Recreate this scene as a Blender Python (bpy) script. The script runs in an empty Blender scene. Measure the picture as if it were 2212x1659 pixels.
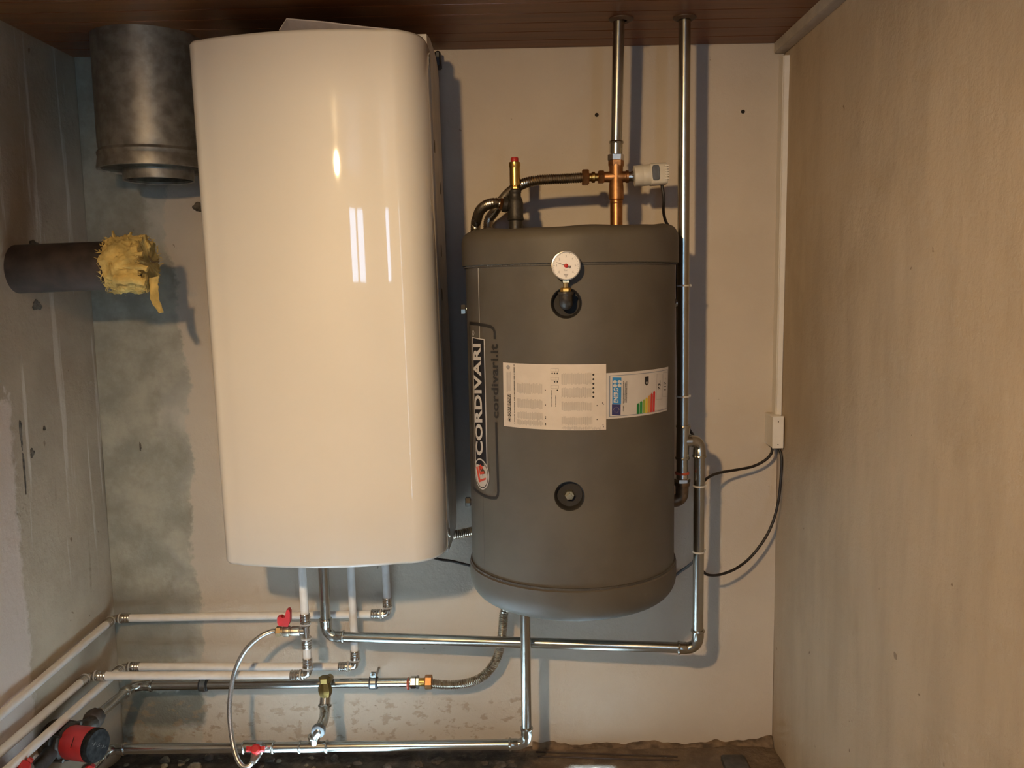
import bpy, math, random
from mathutils import Vector, Matrix

PI = math.pi
R_ = math.radians
rnd = random.Random(7)
scene = bpy.context.scene
COL = scene.collection

# ------------------------------------------------------------------ camera
F = 1900.0                      # focal length in pixels of the 2212 x 1659 frame
CAMD = 2.64                     # distance camera - back wall (metres)
EYE = 1.465                     # camera height above the floor
CROT = (Matrix.Rotation(R_(0.6), 3, 'Z') @ Matrix.Rotation(R_(90 - 6.6), 3, 'X')
        @ Matrix.Rotation(R_(-1.0), 3, 'Z'))
CPOS = Vector((0.0, -CAMD, EYE))
cam_data = bpy.data.cameras.new('camera')
cam_data.sensor_width = 36.0
cam_data.lens = 36.0 * F / 2212.0
cam_data.clip_start = 0.02
cam = bpy.data.objects.new('camera', cam_data)
cam.matrix_world = Matrix.Translation(CPOS) @ CROT.to_4x4()
COL.objects.link(cam)
scene.camera = cam

# ------------------------------------------------------------------ world, sun, lamp, exposure
scene.view_settings.view_transform = 'Standard'
scene.view_settings.look = 'None'
scene.view_settings.gamma = 1.0
scene.view_settings.use_curve_mapping = False
scene.view_settings.exposure = -0.22
scene.cycles.max_bounces = 8
scene.cycles.diffuse_bounces = 4
scene.cycles.caustics_reflective = False
scene.cycles.caustics_refractive = False

world = bpy.data.worlds.new('daylight_sky')
scene.world = world
world.use_nodes = True
bg = world.node_tree.nodes['Background']
bg.inputs['Color'].default_value = (0.42, 0.66, 1.0, 1)
bg.inputs['Strength'].default_value = 16.0


def light(name, kind, loc, aim, energy, color, **kw):
    ld = bpy.data.lights.new(name, kind)
    ld.energy = energy
    ld.color = color
    for k, v in kw.items():
        setattr(ld, k, v)
    o = bpy.data.objects.new(name, ld)
    o.location = loc
    o.rotation_euler = (Vector(aim) - Vector(loc)).to_track_quat('-Z', 'Y').to_euler()
    COL.objects.link(o)
    return o


REAR = -4.3                     # rear wall of the cellar, behind the camera
WIN = (-0.36, 0.11, 1.46, 2.02)     # cellar window in the rear wall: x0, x1, z0, z1
DOOR = (0.62, 0.80 - 0.03, 0.0, 2.06)   # door standing ajar in the same wall: the open gap
SUN_TO = Vector((-0.56, -0.612, 0.0))
SUN_FROM = Vector((-0.125, REAR, 1.75))
light('sun_offscreen', 'SUN', SUN_FROM + (SUN_FROM - SUN_TO), SUN_TO, 460.0, (0.50, 0.74, 1.0), angle=R_(0.6))
light('ceiling_lamp_offscreen', 'SPOT', (-0.55, -2.90, 2.07), (0.28, -0.30, 0.58), 228.0, (1.0, 0.685, 0.355),
      spot_size=R_(85), spot_blend=0.95, shadow_soft_size=0.045)
for nm, (x0_, x1_, z0_, z1_) in (('window_portal_offscreen', WIN), ('door_portal_offscreen', DOOR)):
    portal = light(nm, 'AREA', ((x0_ + x1_) / 2, REAR - 0.13, (z0_ + z1_) / 2), ((x0_ + x1_) / 2, 0, (z0_ + z1_) / 2),
                   1.0, (1, 1, 1), shape='RECTANGLE', size=x1_ - x0_, size_y=z1_ - z0_)
    portal.data.cycles.is_portal = True

# ------------------------------------------------------------------ photograph pixel -> place
def ray(px, py):
    return (CROT @ Vector(((px - 1106.0) / F, -(py - 829.5) / F, -1.0))).normalized()


def U(px, py, d):
    """point seen at a pixel, d metres in front of the back wall"""
    r = ray(px, py)
    return CPOS + r * ((-d - CPOS.y) / r.y)


def UX(px, py, X):
    r = ray(px, py)
    return CPOS + r * ((X - CPOS.x) / r.x)


def UZ(px, py, Z):
    r = ray(px, py)
    return CPOS + r * ((Z - CPOS.z) / r.z)


def PX(n, d):
    return n * (CAMD - d) / F


# ------------------------------------------------------------------ materials
def principled(name):
    m = bpy.data.materials.new(name)
    m.use_nodes = True
    nt = m.node_tree
    return m, nt, nt.nodes['Principled BSDF']


class G:
    """tiny helper for node graphs"""
    def __init__(s, nt):
        s.nt = nt
        s.co = nt.nodes.new('ShaderNodeTexCoord').outputs['Object']

    def link(s, a, sock):
        if hasattr(a, 'is_output'):
            s.nt.links.new(a, sock)
        else:
            sock.default_value = a

    def math(s, op, a, b=0.0, clamp=False):
        n = s.nt.nodes.new('ShaderNodeMath')
        n.operation = op
        n.use_clamp = clamp
        s.link(a, n.inputs[0])
        s.link(b, n.inputs[1])
        return n.outputs[0]

    def sep(s, v=None):
        n = s.nt.nodes.new('ShaderNodeSeparateXYZ')
        s.nt.links.new(v or s.co, n.inputs[0])
        return n.outputs

    def mapped(s, scale=(1, 1, 1), loc=(0, 0, 0), rot=(0, 0, 0)):
        n = s.nt.nodes.new('ShaderNodeMapping')
        s.nt.links.new(s.co, n.inputs['Vector'])
        n.inputs['Scale'].default_value = scale
        n.inputs['Location'].default_value = loc
        n.inputs['Rotation'].default_value = rot
        return n.outputs[0]

    def noise(s, scale, detail=4, rough=0.55, vec=None):
        n = s.nt.nodes.new('ShaderNodeTexNoise')
        s.nt.links.new(vec or s.co, n.inputs['Vector'])
        n.inputs['Scale'].default_value = scale
        n.inputs['Detail'].default_value = detail
        n.inputs['Roughness'].default_value = rough
        return n.outputs['Fac']

    def step(s, v, lo, hi):
        n = s.nt.nodes.new('ShaderNodeMapRange')
        n.interpolation_type = 'SMOOTHSTEP'
        s.link(v, n.inputs['Value'])
        s.link(lo, n.inputs['From Min'])
        s.link(hi, n.inputs['From Max'])
        return n.outputs[0]

    def mix(s, f, a, b):
        n = s.nt.nodes.new('ShaderNodeMix')
        n.data_type = 'RGBA'
        s.link(f, n.inputs['Factor'])
        for v, k in ((a, 6), (b, 7)):
            if hasattr(v, 'is_output'):
                s.nt.links.new(v, n.inputs[k])
            else:
                n.inputs[k].default_value = (*v, 1)
        return n.outputs[2]

    def bump(s, h, strength, dist, bsdf):
        n = s.nt.nodes.new('ShaderNodeBump')
        n.inputs['Strength'].default_value = strength
        n.inputs['Distance'].default_value = dist
        s.nt.links.new(h, n.inputs['Height'])
        s.nt.links.new(n.outputs[0], bsdf.inputs['Normal'])

    def mul(s, *a):
        r = a[0]
        for b in a[1:]:
            r = s.math('MULTIPLY', r, b)
        return r


MATS = {}


def mat(name, col, rough=0.5, metal=0.0, var=0.06, scale=30.0, coat=0.0, bump=0.0, bscale=200.0, rvar=0.08, **kw):
    if name in MATS:
        return MATS[name]
    m, nt, b = principled(name)
    g = G(nt)
    n = g.noise(scale, 5)
    c2 = tuple(max(0.0, c * (1 - 2 * var)) for c in col)
    c1 = tuple(min(1.0, c * (1 + var)) for c in col)
    nt.links.new(g.mix(g.step(n, 0.3, 0.7), c2, c1), b.inputs['Base Color'])
    nt.links.new(g.math('ADD', g.math('MULTIPLY', g.math('SUBTRACT', n, 0.5), 2 * rvar), rough), b.inputs['Roughness'])
    b.inputs['Metallic'].default_value = metal
    if coat:
        b.inputs['Coat Weight'].default_value = coat
        b.inputs['Coat Roughness'].default_value = 0.035
    for k, v in kw.items():
        b.inputs[k].default_value = v
    if bump:
        g.bump(g.noise(bscale, 3), bump, 0.002, b)
    MATS[name] = m
    return m


steel = mat('galvanised_steel', (0.46, 0.455, 0.41), 0.25, 1.0, var=0.03, scale=25, rvar=0.03)
steel_dark = mat('dull_zinc_steel', (0.33, 0.34, 0.33), 0.34, 1.0, var=0.05, scale=25, rvar=0.04)
nickel = mat('nickel_plate', (0.62, 0.60, 0.56), 0.24, 1.0, var=0.05)
bellows = mat('stainless_bellows', (0.46, 0.41, 0.33), 0.28, 1.0, var=0.08)
brass = mat('brass', (0.55, 0.35, 0.10), 0.30, 1.0, var=0.03, scale=20, rvar=0.02)
bronze = mat('bronze', (0.40, 0.20, 0.085), 0.46, 1.0, var=0.10, scale=60, bump=0.15)
copper = mat('copper', (0.44, 0.20, 0.075), 0.38, 1.0, var=0.10, scale=50)
old_brass = mat('old_brass', (0.17, 0.11, 0.035), 0.42, 1.0, var=0.12, scale=50)
black_iron = mat('black_iron', (0.055, 0.048, 0.040), 0.48, 0.5, var=0.15, scale=80, bump=0.25)
brown_iron = mat('brown_iron', (0.12, 0.075, 0.04), 0.42, 0.6, var=0.15, scale=60, bump=0.2)
white_pipe = mat('white_pipe_plastic', (0.86, 0.85, 0.83), 0.40, var=0.03)
white_gloss = mat('white_glossy_cover', (0.84, 0.81, 0.75), 0.50, var=0.012, scale=3, coat=1.0, rvar=0.02)
side_panel = mat('cream_side_panel', (0.66, 0.62, 0.56), 0.5, var=0.08, scale=14)
black_plastic = mat('black_plastic', (0.016, 0.015, 0.015), 0.42, var=0.1)
cable_black = mat('black_cable_sheath', (0.014, 0.011, 0.010), 0.5, var=0.1)
red_plastic = mat('red_plastic', (0.44, 0.014, 0.012), 0.45, var=0.08)
red_lacquer = mat('red_lacquer', (0.40, 0.022, 0.02), 0.42, var=0.08)
red_seal = mat('red_seal', (0.40, 0.07, 0.03), 0.55, var=0.1)
vinyl = mat('grey_vinyl', (0.096, 0.082, 0.062), 0.56, var=0.07, scale=6, bump=0.10, bscale=500, **{'Specular IOR Level': 0.35})
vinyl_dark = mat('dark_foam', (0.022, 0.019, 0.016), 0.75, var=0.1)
seam_thread = mat('seam_zip', (0.07, 0.062, 0.052), 0.6, var=0.1)
pale_piping = mat('pale_piping', (0.34, 0.33, 0.30), 0.5, var=0.1)
duct_white = mat('white_duct_plastic', (0.74, 0.70, 0.64), 0.42, var=0.02)
actuator_white = mat('actuator_plastic', (0.62, 0.58, 0.50), 0.42, var=0.03)
actuator_grey = mat('actuator_button', (0.10, 0.11, 0.13), 0.4, var=0.08)
clear_ring = mat('milky_plastic_ring', (0.66, 0.64, 0.60), 0.3, var=0.04, **{'Transmission Weight': 0.25})
tie_plastic = mat('cable_tie_nylon', (0.50, 0.47, 0.41), 0.45, var=0.05)
rubber = mat('clamp_rubber', (0.02, 0.02, 0.021), 0.6, var=0.1)
flue_metal = mat('old_flue_metal', (0.36, 0.325, 0.265), 0.47, 0.7, var=0.16, scale=34, rvar=0.12, bump=0.12, bscale=60)
flue_lining = mat('flue_dirty_lining', (0.10, 0.085, 0.06), 0.8, 0.2, var=0.3, scale=30, bump=0.4, bscale=80)
stub_brown = mat('brown_drain_pipe', (0.052, 0.036, 0.028), 0.50, var=0.22, scale=22)
wool = mat('yellow_mineral_wool', (0.68, 0.50, 0.17), 0.95, var=0.18, scale=22, bump=0.6, bscale=160)
paper_white = mat('white_paper', (0.74, 0.70, 0.66), 0.55, var=0.02)
paper_cream = mat('label_paper', (0.62, 0.55, 0.48), 0.5, var=0.02)
paper_energy = mat('energy_label_paper', (0.56, 0.52, 0.49), 0.45, var=0.02)
ink_black = mat('black_ink', (0.012, 0.012, 0.016), 0.5, var=0.05)
ink_grey = mat('grey_ink', (0.30, 0.27, 0.25), 0.6, var=0.05)
ink_midgrey = mat('mid_grey_ink', (0.42, 0.375, 0.33), 0.6, var=0.05)
ink_frame = mat('dark_frame_ink', (0.018, 0.016, 0.014), 0.5, var=0.05)
ink_white = mat('white_ink', (0.62, 0.60, 0.58), 0.5, var=0.03)
ink_red = mat('red_ink', (0.62, 0.07, 0.035), 0.5, var=0.03)
ink_blue = mat('blue_ink', (0.03, 0.22, 0.52), 0.5, var=0.03)
ink_navy = mat('navy_ink', (0.03, 0.03, 0.12), 0.5, var=0.03)
dial_white = mat('dial_white', (0.78, 0.74, 0.70), 0.35, var=0.02)
debris_mat = mat('rubble', (0.10, 0.085, 0.07), 0.9, var=0.3, scale=40, bump=0.6, bscale=90)
debris_pale = mat('pale_rubble', (0.26, 0.23, 0.17), 0.9, var=0.3, scale=40, bump=0.6, bscale=90)
hole_dark = mat('wall_hole_dark', (0.02, 0.015, 0.01), 0.9, var=0.2)
zinc_dark = mat('drain_valve_brass', (0.45, 0.40, 0.34), 0.33, 1.0, var=0.12, scale=60)
braid = mat('steel_braid', (0.55, 0.54, 0.52), 0.34, 0.95, var=0.25, scale=700)

# ------------------------------------------------------------------ mesh helpers
class M:
    def __init__(s):
        s.v = []
        s.f = []

    def add(s, v, f):
        o = len(s.v)
        s.v += [Vector(p) for p in v]
        s.f += [tuple(i + o for i in q) for q in f]
        return s


def frame_of(axis):
    a = Vector(axis).normalized()
    t = Vector((0, 0, 1)) if abs(a.z) < 0.9 else Vector((0, 1, 0))
    x = t.cross(a).normalized()
    return x, a.cross(x), a


def lathe(m, prof, org, axis, seg=28, closed=False, cap0=True):
    """prof: (radius, height along axis) list"""
    x, y, a = frame_of(axis)
    org = Vector(org)
    v, f = [], []
    n = len(prof)
    for r, h in prof:
        for k in range(seg):
            t = 2 * PI * k / seg
            v.append(org + a * h + (x * math.cos(t) + y * math.sin(t)) * max(r, 1e-5))
    for i in range(n - 1 if not closed else n):
        j = (i + 1) % n
        for k in range(seg):
            l = (k + 1) % seg
            f.append((i * seg + k, i * seg + l, j * seg + l, j * seg + k))
    if not closed:
        if cap0 and prof[0][0] > 1e-4:
            f.append(tuple(reversed(range(seg))))
        if prof[-1][0] > 1e-4:
            f.append(tuple((n - 1) * seg + k for k in range(seg)))
    return m.add(v, f)


def cyl(m, a, b, r, seg=24):
    a, b = Vector(a), Vector(b)
    return lathe(m, [(r, 0), (r, (b - a).length)], a, b - a, seg)


def hexa(m, a, b, r, seg=6, bev=0.12):
    """hexagon nut between a and b; r across corners / 2"""
    a, b = Vector(a), Vector(b)
    L = (b - a).length
    return lathe(m, [(r * (1 - bev), 0), (r, L * 0.12), (r, L * 0.88), (r * (1 - bev), L)], a, b - a, seg)


def sweep(m, pts, rad, seg=16, caps=True, prof=None):
    """tube along pts; prof: optional cross-section list of (x, y) used instead of a circle"""
    pts = [Vector(p) for p in pts]
    n = len(pts)
    rads = rad if isinstance(rad, (list, tuple)) else [rad] * n
    tang = []
    for i in range(n):
        t = pts[min(i + 1, n - 1)] - pts[max(i - 1, 0)]
        tang.append(t.normalized())
    x, y, _ = frame_of(tang[0])
    v, f = [], []
    S = prof or [(math.cos(2 * PI * k / seg), math.sin(2 * PI * k / seg)) for k in range(seg)]
    ns = len(S)
    for i in range(n):
        if i:
            q = tang[i - 1].rotation_difference(tang[i])
            x = q @ x
            x = (x - tang[i] * x.dot(tang[i])).normalized()
        y = tang[i].cross(x)
        for a, b in S:
            v.append(pts[i] + (x * a + y * b) * rads[i])
    for i in range(n - 1):
        for k in range(ns):
            l = (k + 1) % ns
            f.append((i * ns + k, i * ns + l, (i + 1) * ns + l, (i + 1) * ns + k))
    if caps:
        f.append(tuple(reversed(range(ns))))
        f.append(tuple((n - 1) * ns + k for k in range(ns)))
    return m.add(v, f)


def box(m, lo, hi):
    x0, y0, z0 = lo
    x1, y1, z1 = hi
    v = [(x0, y0, z0), (x1, y0, z0), (x1, y1, z0), (x0, y1, z0), (x0, y0, z1), (x1, y0, z1), (x1, y1, z1), (x0, y1, z1)]
    return m.add(v, [(3, 2, 1, 0), (4, 5, 6, 7), (0, 1, 5, 4), (1, 2, 6, 5), (2, 3, 7, 6), (3, 0, 4, 7)])


def bbox(m, lo, hi, b):
    """box with chamfered vertical and horizontal edges (b metres)"""
    x0, y0, z0 = lo
    x1, y1, z1 = hi
    prof = [(0, b), (b, 0)]
    loops = []
    for z, ins in ((z0, b), (z0 + b, 0), (z1 - b, 0), (z1, b)):
        a0, a1, c0, c1 = x0 + ins, x1 - ins, y0 + ins, y1 - ins
        loops.append([(a0 + b, c0, z), (a1 - b, c0, z), (a1, c0 + b, z), (a1, c1 - b, z),
                      (a1 - b, c1, z), (a0 + b, c1, z), (a0, c1 - b, z), (a0, c0 + b, z)])
    v = [p for l in loops for p in l]
    f = []
    for i in range(3):
        for k in range(8):
            l = (k + 1) % 8
            f.append((i * 8 + k, i * 8 + l, (i + 1) * 8 + l, (i + 1) * 8 + k))
    f.append(tuple(reversed(range(8))))
    f.append(tuple(24 + k for k in range(8)))
    return m.add(v, f)


def arc_path(a, c, b, r, n=8):
    """fillet of the corner a-c-b with radius r: list of points"""
    a, b, c = Vector(a), Vector(b), Vector(c)
    u, w = (a - c).normalized(), (b - c).normalized()
    ang = u.angle(w)
    t = r / math.tan(ang / 2)
    p0, p1 = c + u * t, c + w * t
    o = c + (u + w).normalized() * (r / math.sin(ang / 2))
    out = []
    e0, e1 = (p0 - o), (p1 - o)
    tot = e0.angle(e1)
    for i in range(n + 1):
        s = i / n
        out.append(o + (e0 * math.sin((1 - s) * tot) + e1 * math.sin(s * tot)) / math.sin(tot))
    return out


def spline(pts, n=10):
    pts = [Vector(p) for p in pts]
    P = [pts[0] * 2 - pts[1]] + pts + [pts[-1] * 2 - pts[-2]]
    out = []
    for i in range(1, len(P) - 2):
        p0, p1, p2, p3 = P[i - 1:i + 3]
        for k in range(n):
            t = k / n
            out.append(0.5 * ((2 * p1) + (p2 - p0) * t + (2 * p0 - 5 * p1 + 4 * p2 - p3) * t * t
                              + (3 * p1 - p0 - 3 * p2 + p3) * t ** 3))
    out.append(pts[-1])
    return out


def resample(pts, step):
    pts = [Vector(p) for p in pts]
    out = [pts[0]]
    acc = 0.0
    for a, b in zip(pts, pts[1:]):
        L = (b - a).length
        if L < 1e-9:
            continue
        pos = step - acc
        while pos <= L:
            out.append(a + (b - a) * (pos / L))
            pos += step
        acc = (acc + L) % step
    return out


ORI = {}


def mesh_obj(name, m, material, origin=Vector((0, 0, 0)), sharp=38):
    me = bpy.data.meshes.new(name)
    me.from_pydata([tuple(p - origin) for p in m.v], [], m.f)
    me.validate()
    for p in me.polygons:
        p.use_smooth = True
    me.set_sharp_from_angle(angle=R_(sharp))
    me.materials.append(material)
    o = bpy.data.objects.new(name, me)
    COL.objects.link(o)
    return o


def tag(o, label, cat=None, group=None, kind=None):
    o['label'] = label
    if cat:
        o['category'] = cat
    if group:
        o['group'] = group
    if kind:
        o['kind'] = kind
    return o


def thing(name, label, cat, loc, group=None):
    o = bpy.data.objects.new(name, None)
    o.empty_display_size = 0.03
    o.location = loc
    COL.objects.link(o)
    ORI[o.name] = Vector(loc)
    return tag(o, label, cat, group)


def part(name, m, material, parent, label=None, sharp=38):
    org = ORI[parent.name]
    o = mesh_obj(name, m, material, org, sharp)
    o.parent = parent
    ORI[o.name] = org
    if label:
        o['label'] = label
    return o


def solo(name, m, material, label, cat, group=None, sharp=38):
    zs = min(p.z for p in m.v)
    c = sum((p for p in m.v), Vector()) / len(m.v)
    org = Vector((c.x, c.y, zs))
    o = mesh_obj(name, m, material, org, sharp)
    o.location = org
    ORI[o.name] = org
    return tag(o, label, cat, group)


def struct(name, m, material, label, parent=None):
    o = mesh_obj(name, m, material)
    o.parent = parent
    ORI[o.name] = Vector((0, 0, 0))
    if parent is None:
        o['kind'] = 'structure'
        o['label'] = label
    return o


def text_mesh(body, bold=0.0, spacing=1.0):
    """text as a list of vertices in a 0..1 box, and faces, and its aspect ratio"""
    cu = bpy.data.curves.new('text', 'FONT')
    cu.body = body
    cu.size = 1.0
    cu.offset = bold
    cu.space_character = spacing
    cu.resolution_u = 3
    ob = bpy.data.objects.new('text', cu)
    COL.objects.link(ob)
    dg = bpy.context.evaluated_depsgraph_get()
    dg.update()
    me = bpy.data.meshes.new_from_object(ob.evaluated_get(dg))
    vs = [v.co.copy() for v in me.vertices]
    fs = [tuple(p.vertices) for p in me.polygons]
    bpy.data.objects.remove(ob)
    bpy.data.curves.remove(cu)
    bpy.data.meshes.remove(me)
    x0, x1 = min(v.x for v in vs), max(v.x for v in vs)
    y0, y1 = min(v.y for v in vs), max(v.y for v in vs)
    out = [((v.x - x0) / (x1 - x0), (v.y - y0) / (y1 - y0)) for v in vs]
    return out, fs, (x1 - x0) / (y1 - y0)

# ================================================================== the setting
XL, XR, CEIL = -1.285, 0.775, 2.137
T = 0.12


def wall_material(name, kind):
    m, nt, b = principled(name)
    g = G(nt)
    x, y, z = g.sep()
    n1 = g.noise(2.2, 5)
    n2 = g.noise(9, 6, 0.62)
    n3 = g.noise(45, 5, 0.6)
    fine = g.noise(170, 4, 0.6)
    cream = g.mix(g.step(n1, 0.3, 0.7), (0.50, 0.43, 0.35), (0.57, 0.495, 0.405))
    grey = g.mix(g.step(n2, 0.3, 0.72), (0.255, 0.235, 0.185), (0.41, 0.38, 0.305))
    pale = g.mix(g.step(n2, 0.35, 0.7), (0.58, 0.555, 0.51), (0.67, 0.64, 0.59))
    jag = g.math('ADD', g.math('MULTIPLY', g.math('SUBTRACT', n2, 0.5), 0.16),
                 g.math('MULTIPLY', g.math('SUBTRACT', n3, 0.5), 0.07))
    if kind == 'back':
        col = cream
        low = g.noise(1.7, 2, 0.5, g.mapped((0, 0, 1), (0, 0, 3.3)))
        edge = g.math('ADD', g.math('ADD', x, g.math('MULTIPLY', jag, 0.55)),
                      g.math('MULTIPLY', g.math('SUBTRACT', low, 0.5), 0.16))
        # unpainted grey render in the corner, smeared filler between it and the paint
        painted = g.step(edge, -1.032, -1.016)
        second = g.step(g.math('ADD', x, g.math('MULTIPLY', jag, 0.6)), -1.12, -1.085)
        bare = g.mix(g.mul(second, g.step(n1, 0.38, 0.62)), grey, g.mix(0.45, grey, pale))
        col = g.mix(painted, bare, col)
        # damp patch low in the corner
        dz = g.math('ADD', z, g.math('MULTIPLY', jag, 0.35))
        dx = g.math('ADD', x, g.math('MULTIPLY', jag, 0.35))
        patch = g.mul(g.step(dz, 0.07, 0.10), g.math('SUBTRACT', 1.0, g.step(dz, 0.195, 0.205)),
                      g.math('SUBTRACT', 1.0, g.step(dx, -1.035, -1.01)))
        col = g.mix(g.math('MULTIPLY', patch, 0.9), col, (0.125, 0.115, 0.085))
        patch2 = g.mul(g.step(dz, 0.30, 0.32), g.math('SUBTRACT', 1.0, g.step(dz, 0.50, 0.56)),
                       g.math('SUBTRACT', 1.0, g.step(dx, -1.06, -1.02)))
        col = g.mix(g.math('MULTIPLY', patch2, 0.6), col, (0.20, 0.19, 0.16))
        # dirt washed up from the floor
        blotch = g.noise(21, 5, 0.6, g.mapped((1, 1, 1.6), (2.7, 0, 5.1)))
        dirt = g.mul(g.step(blotch, 0.53, 0.60), g.math('SUBTRACT', 1.0, g.step(dz, 0.15, 0.17)), g.math('SUBTRACT', 1.0, g.step(x, 0.0, 0.02)))
        col = g.mix(g.math('MULTIPLY', dirt, 0.55), col, (0.27, 0.18, 0.10))
    elif kind == 'left':
        streak = g.noise(16, 4, 0.6, g.mapped((1, 1, 0.06)))
        col = g.mix(g.step(n1, 0.35, 0.65), (0.36, 0.285, 0.205), (0.49, 0.40, 0.295))
        col = g.mix(g.mul(g.step(streak, 0.60, 0.68), g.step(z, 0.5, 0.9)), col, (0.62, 0.55, 0.47))
        col = g.mix(g.mul(g.step(streak, 0.36, 0.28), g.step(n2, 0.45, 0.6)), col, (0.20, 0.16, 0.11))
        py_ = g.math('ADD', y, g.math('MULTIPLY', jag, 0.5))
        newer = g.mul(g.math('SUBTRACT', 1.0, g.step(py_, -0.475, -0.455)), g.math('SUBTRACT', 1.0, g.step(g.math('ADD', z, jag), 1.18, 1.20)))
        col = g.mix(newer, col, (0.62, 0.52, 0.45))
    else:
        streak = g.noise(7, 5, 0.6, g.mapped((1, 1, 0.25)))
        col = g.mix(g.step(streak, 0.3, 0.7), (0.43, 0.34, 0.245), (0.51, 0.41, 0.30))
        blot = g.noise(3.1, 5, 0.6, g.mapped((1, 1, 1), (4.2, 1.7, 0.4)))
        col = g.mix(g.math('MULTIPLY', g.step(blot, 0.52, 0.72), 0.45), col, (0.36, 0.275, 0.19))
    spots = g.step(g.noise(26, 3, 0.5), 0.735, 0.76)
    col = g.mix(g.math('MULTIPLY', spots, 0.7), col, (0.16, 0.11, 0.07))
    nt.links.new(col, b.inputs['Base Color'])
    b.inputs['Roughness'].default_value = 0.88
    b.inputs['Specular IOR Level'].default_value = 0.25
    h = g.math('ADD', g.math('MULTIPLY', n2, 2.0), g.math('ADD', g.math('MULTIPLY', n3, 0.8), g.math('MULTIPLY', fine, 0.35)))
    g.bump(h, 0.35, 0.006, b)
    return m


def grid_wall(name, origin, ux, uz, nx, nz, thick_dir, material, label, amp=0.0015):
    """plaster wall with a slightly uneven face; thick_dir points into the masonry"""
    from mathutils import noise as mn
    m = M()
    o, ux, uz, td = Vector(origin), Vector(ux), Vector(uz), Vector(thick_dir)
    v, f = [], []
    for j in range(nz + 1):
        for i in range(nx + 1):
            p = o + ux * (i / nx) + uz * (j / nz)
            k = mn.noise(p * 3.1) * amp * 1.5 + mn.noise(p * 9.0) * amp
            v.append(p + td.normalized() * (k + amp))
    for j in range(nz):
        for i in range(nx):
            a = j * (nx + 1) + i
            f.append((a, a + 1, a + nx + 2, a + nx + 1))
    m.add(v, f)
    n0 = len(m.v)
    cs = [o, o + ux, o + ux + uz, o + uz]
    m.add([c + td for c in cs], [(0, 1, 2, 3)])
    ring = [0, nx, (nz + 1) * (nx + 1) - 1, nz * (nx + 1)]
    for k in range(4):
        l = (k + 1) % 4
        m.f.append((ring[k], ring[l], n0 + l, n0 + k))
    return struct(name, m, material, label)


wall_back = grid_wall('wall_back', (XL, 0, -0.05), (XR - XL, 0, 0), (0, 0, CEIL + 0.1), 60, 60, (0, T, 0),
                      wall_material('plaster_back', 'back'), 'cream plaster back wall with bare grey render in its corner')
wall_left = grid_wall('wall_left', (XL, REAR, -0.05), (0, -REAR + T, 0), (0, 0, CEIL + 0.1), 90, 50, (-T, 0, 0),
                      wall_material('plaster_left', 'left'), 'stained grey plaster wall with a brown pipe stub')
wall_right = grid_wall('wall_right', (XR, REAR, -0.05), (0, -REAR + T, 0), (0, 0, CEIL + 0.1), 90, 50, (T, 0, 0),
                       wall_material('plaster_right', 'right'), 'plain tan plaster side wall')
m = M()
wx0, wx1, wz0, wz1 = WIN
dx0, dx1 = DOOR[0], DOOR[1]
for lo, hi in (((XL - T, -0.05), (wx0, CEIL + 0.05)), ((dx1, -0.05), (XR + T, CEIL + 0.05)), ((wx1, -0.05), (dx0, CEIL + 0.05)),
               ((wx0, -0.05), (wx1, wz0)), ((wx0, wz1), (wx1, CEIL + 0.05)), ((dx0, wz1), (dx1, CEIL + 0.05))):
    box(m, (lo[0], REAR - T, lo[1]), (hi[0], REAR, hi[1]))
wall_rear = struct('wall_rear', m, mat('whitewash', (0.74, 0.70, 0.64), 0.9, var=0.04, scale=3), 'plaster wall with a small cellar window')
m = M()
fw = 0.04
box(m, (wx0, REAR - 0.09, wz0), (wx1, REAR - 0.03, wz0 + fw))
box(m, (wx0, REAR - 0.09, wz1 - fw), (wx1, REAR - 0.03, wz1))
box(m, (wx0, REAR - 0.09, wz0 + fw), (wx0 + fw, REAR - 0.03, wz1 - fw))
box(m, (wx1 - fw, REAR - 0.09, wz0 + fw), (wx1, REAR - 0.03, wz1 - fw))
xm = (wx0 + wx1) / 2
box(m, (xm - 0.025, REAR - 0.085, wz0 + fw), (xm + 0.025, REAR - 0.035, wz1 - fw))
struct('window_1', m, mat('window_paint', (0.6, 0.57, 0.52), 0.5), 'open casement window frame in the rear wall')

m = M()
hinge, tip = Vector((dx1 + 0.03, REAR - T - 0.005, 0)), Vector((dx1 - 0.06, REAR - T - 0.88, 0))
along_ = (tip - hinge).normalized()
side_ = Vector((-along_.y, along_.x, 0)) * 0.02
quad = [hinge - side_, tip - side_, tip + side_, hinge + side_]
m.add([p + Vector((0, 0, 0.01)) for p in quad] + [p + Vector((0, 0, 2.05)) for p in quad],
      [(3, 2, 1, 0), (4, 5, 6, 7), (0, 1, 5, 4), (1, 2, 6, 5), (2, 3, 7, 6), (3, 0, 4, 7)])
struct('door_sun_block', m, mat('door_paint', (0.62, 0.60, 0.56), 0.5), 'unseen open door leaf added to block the sun')  # unseen leaf, added outside to keep sunlight from entering the door gap

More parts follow.
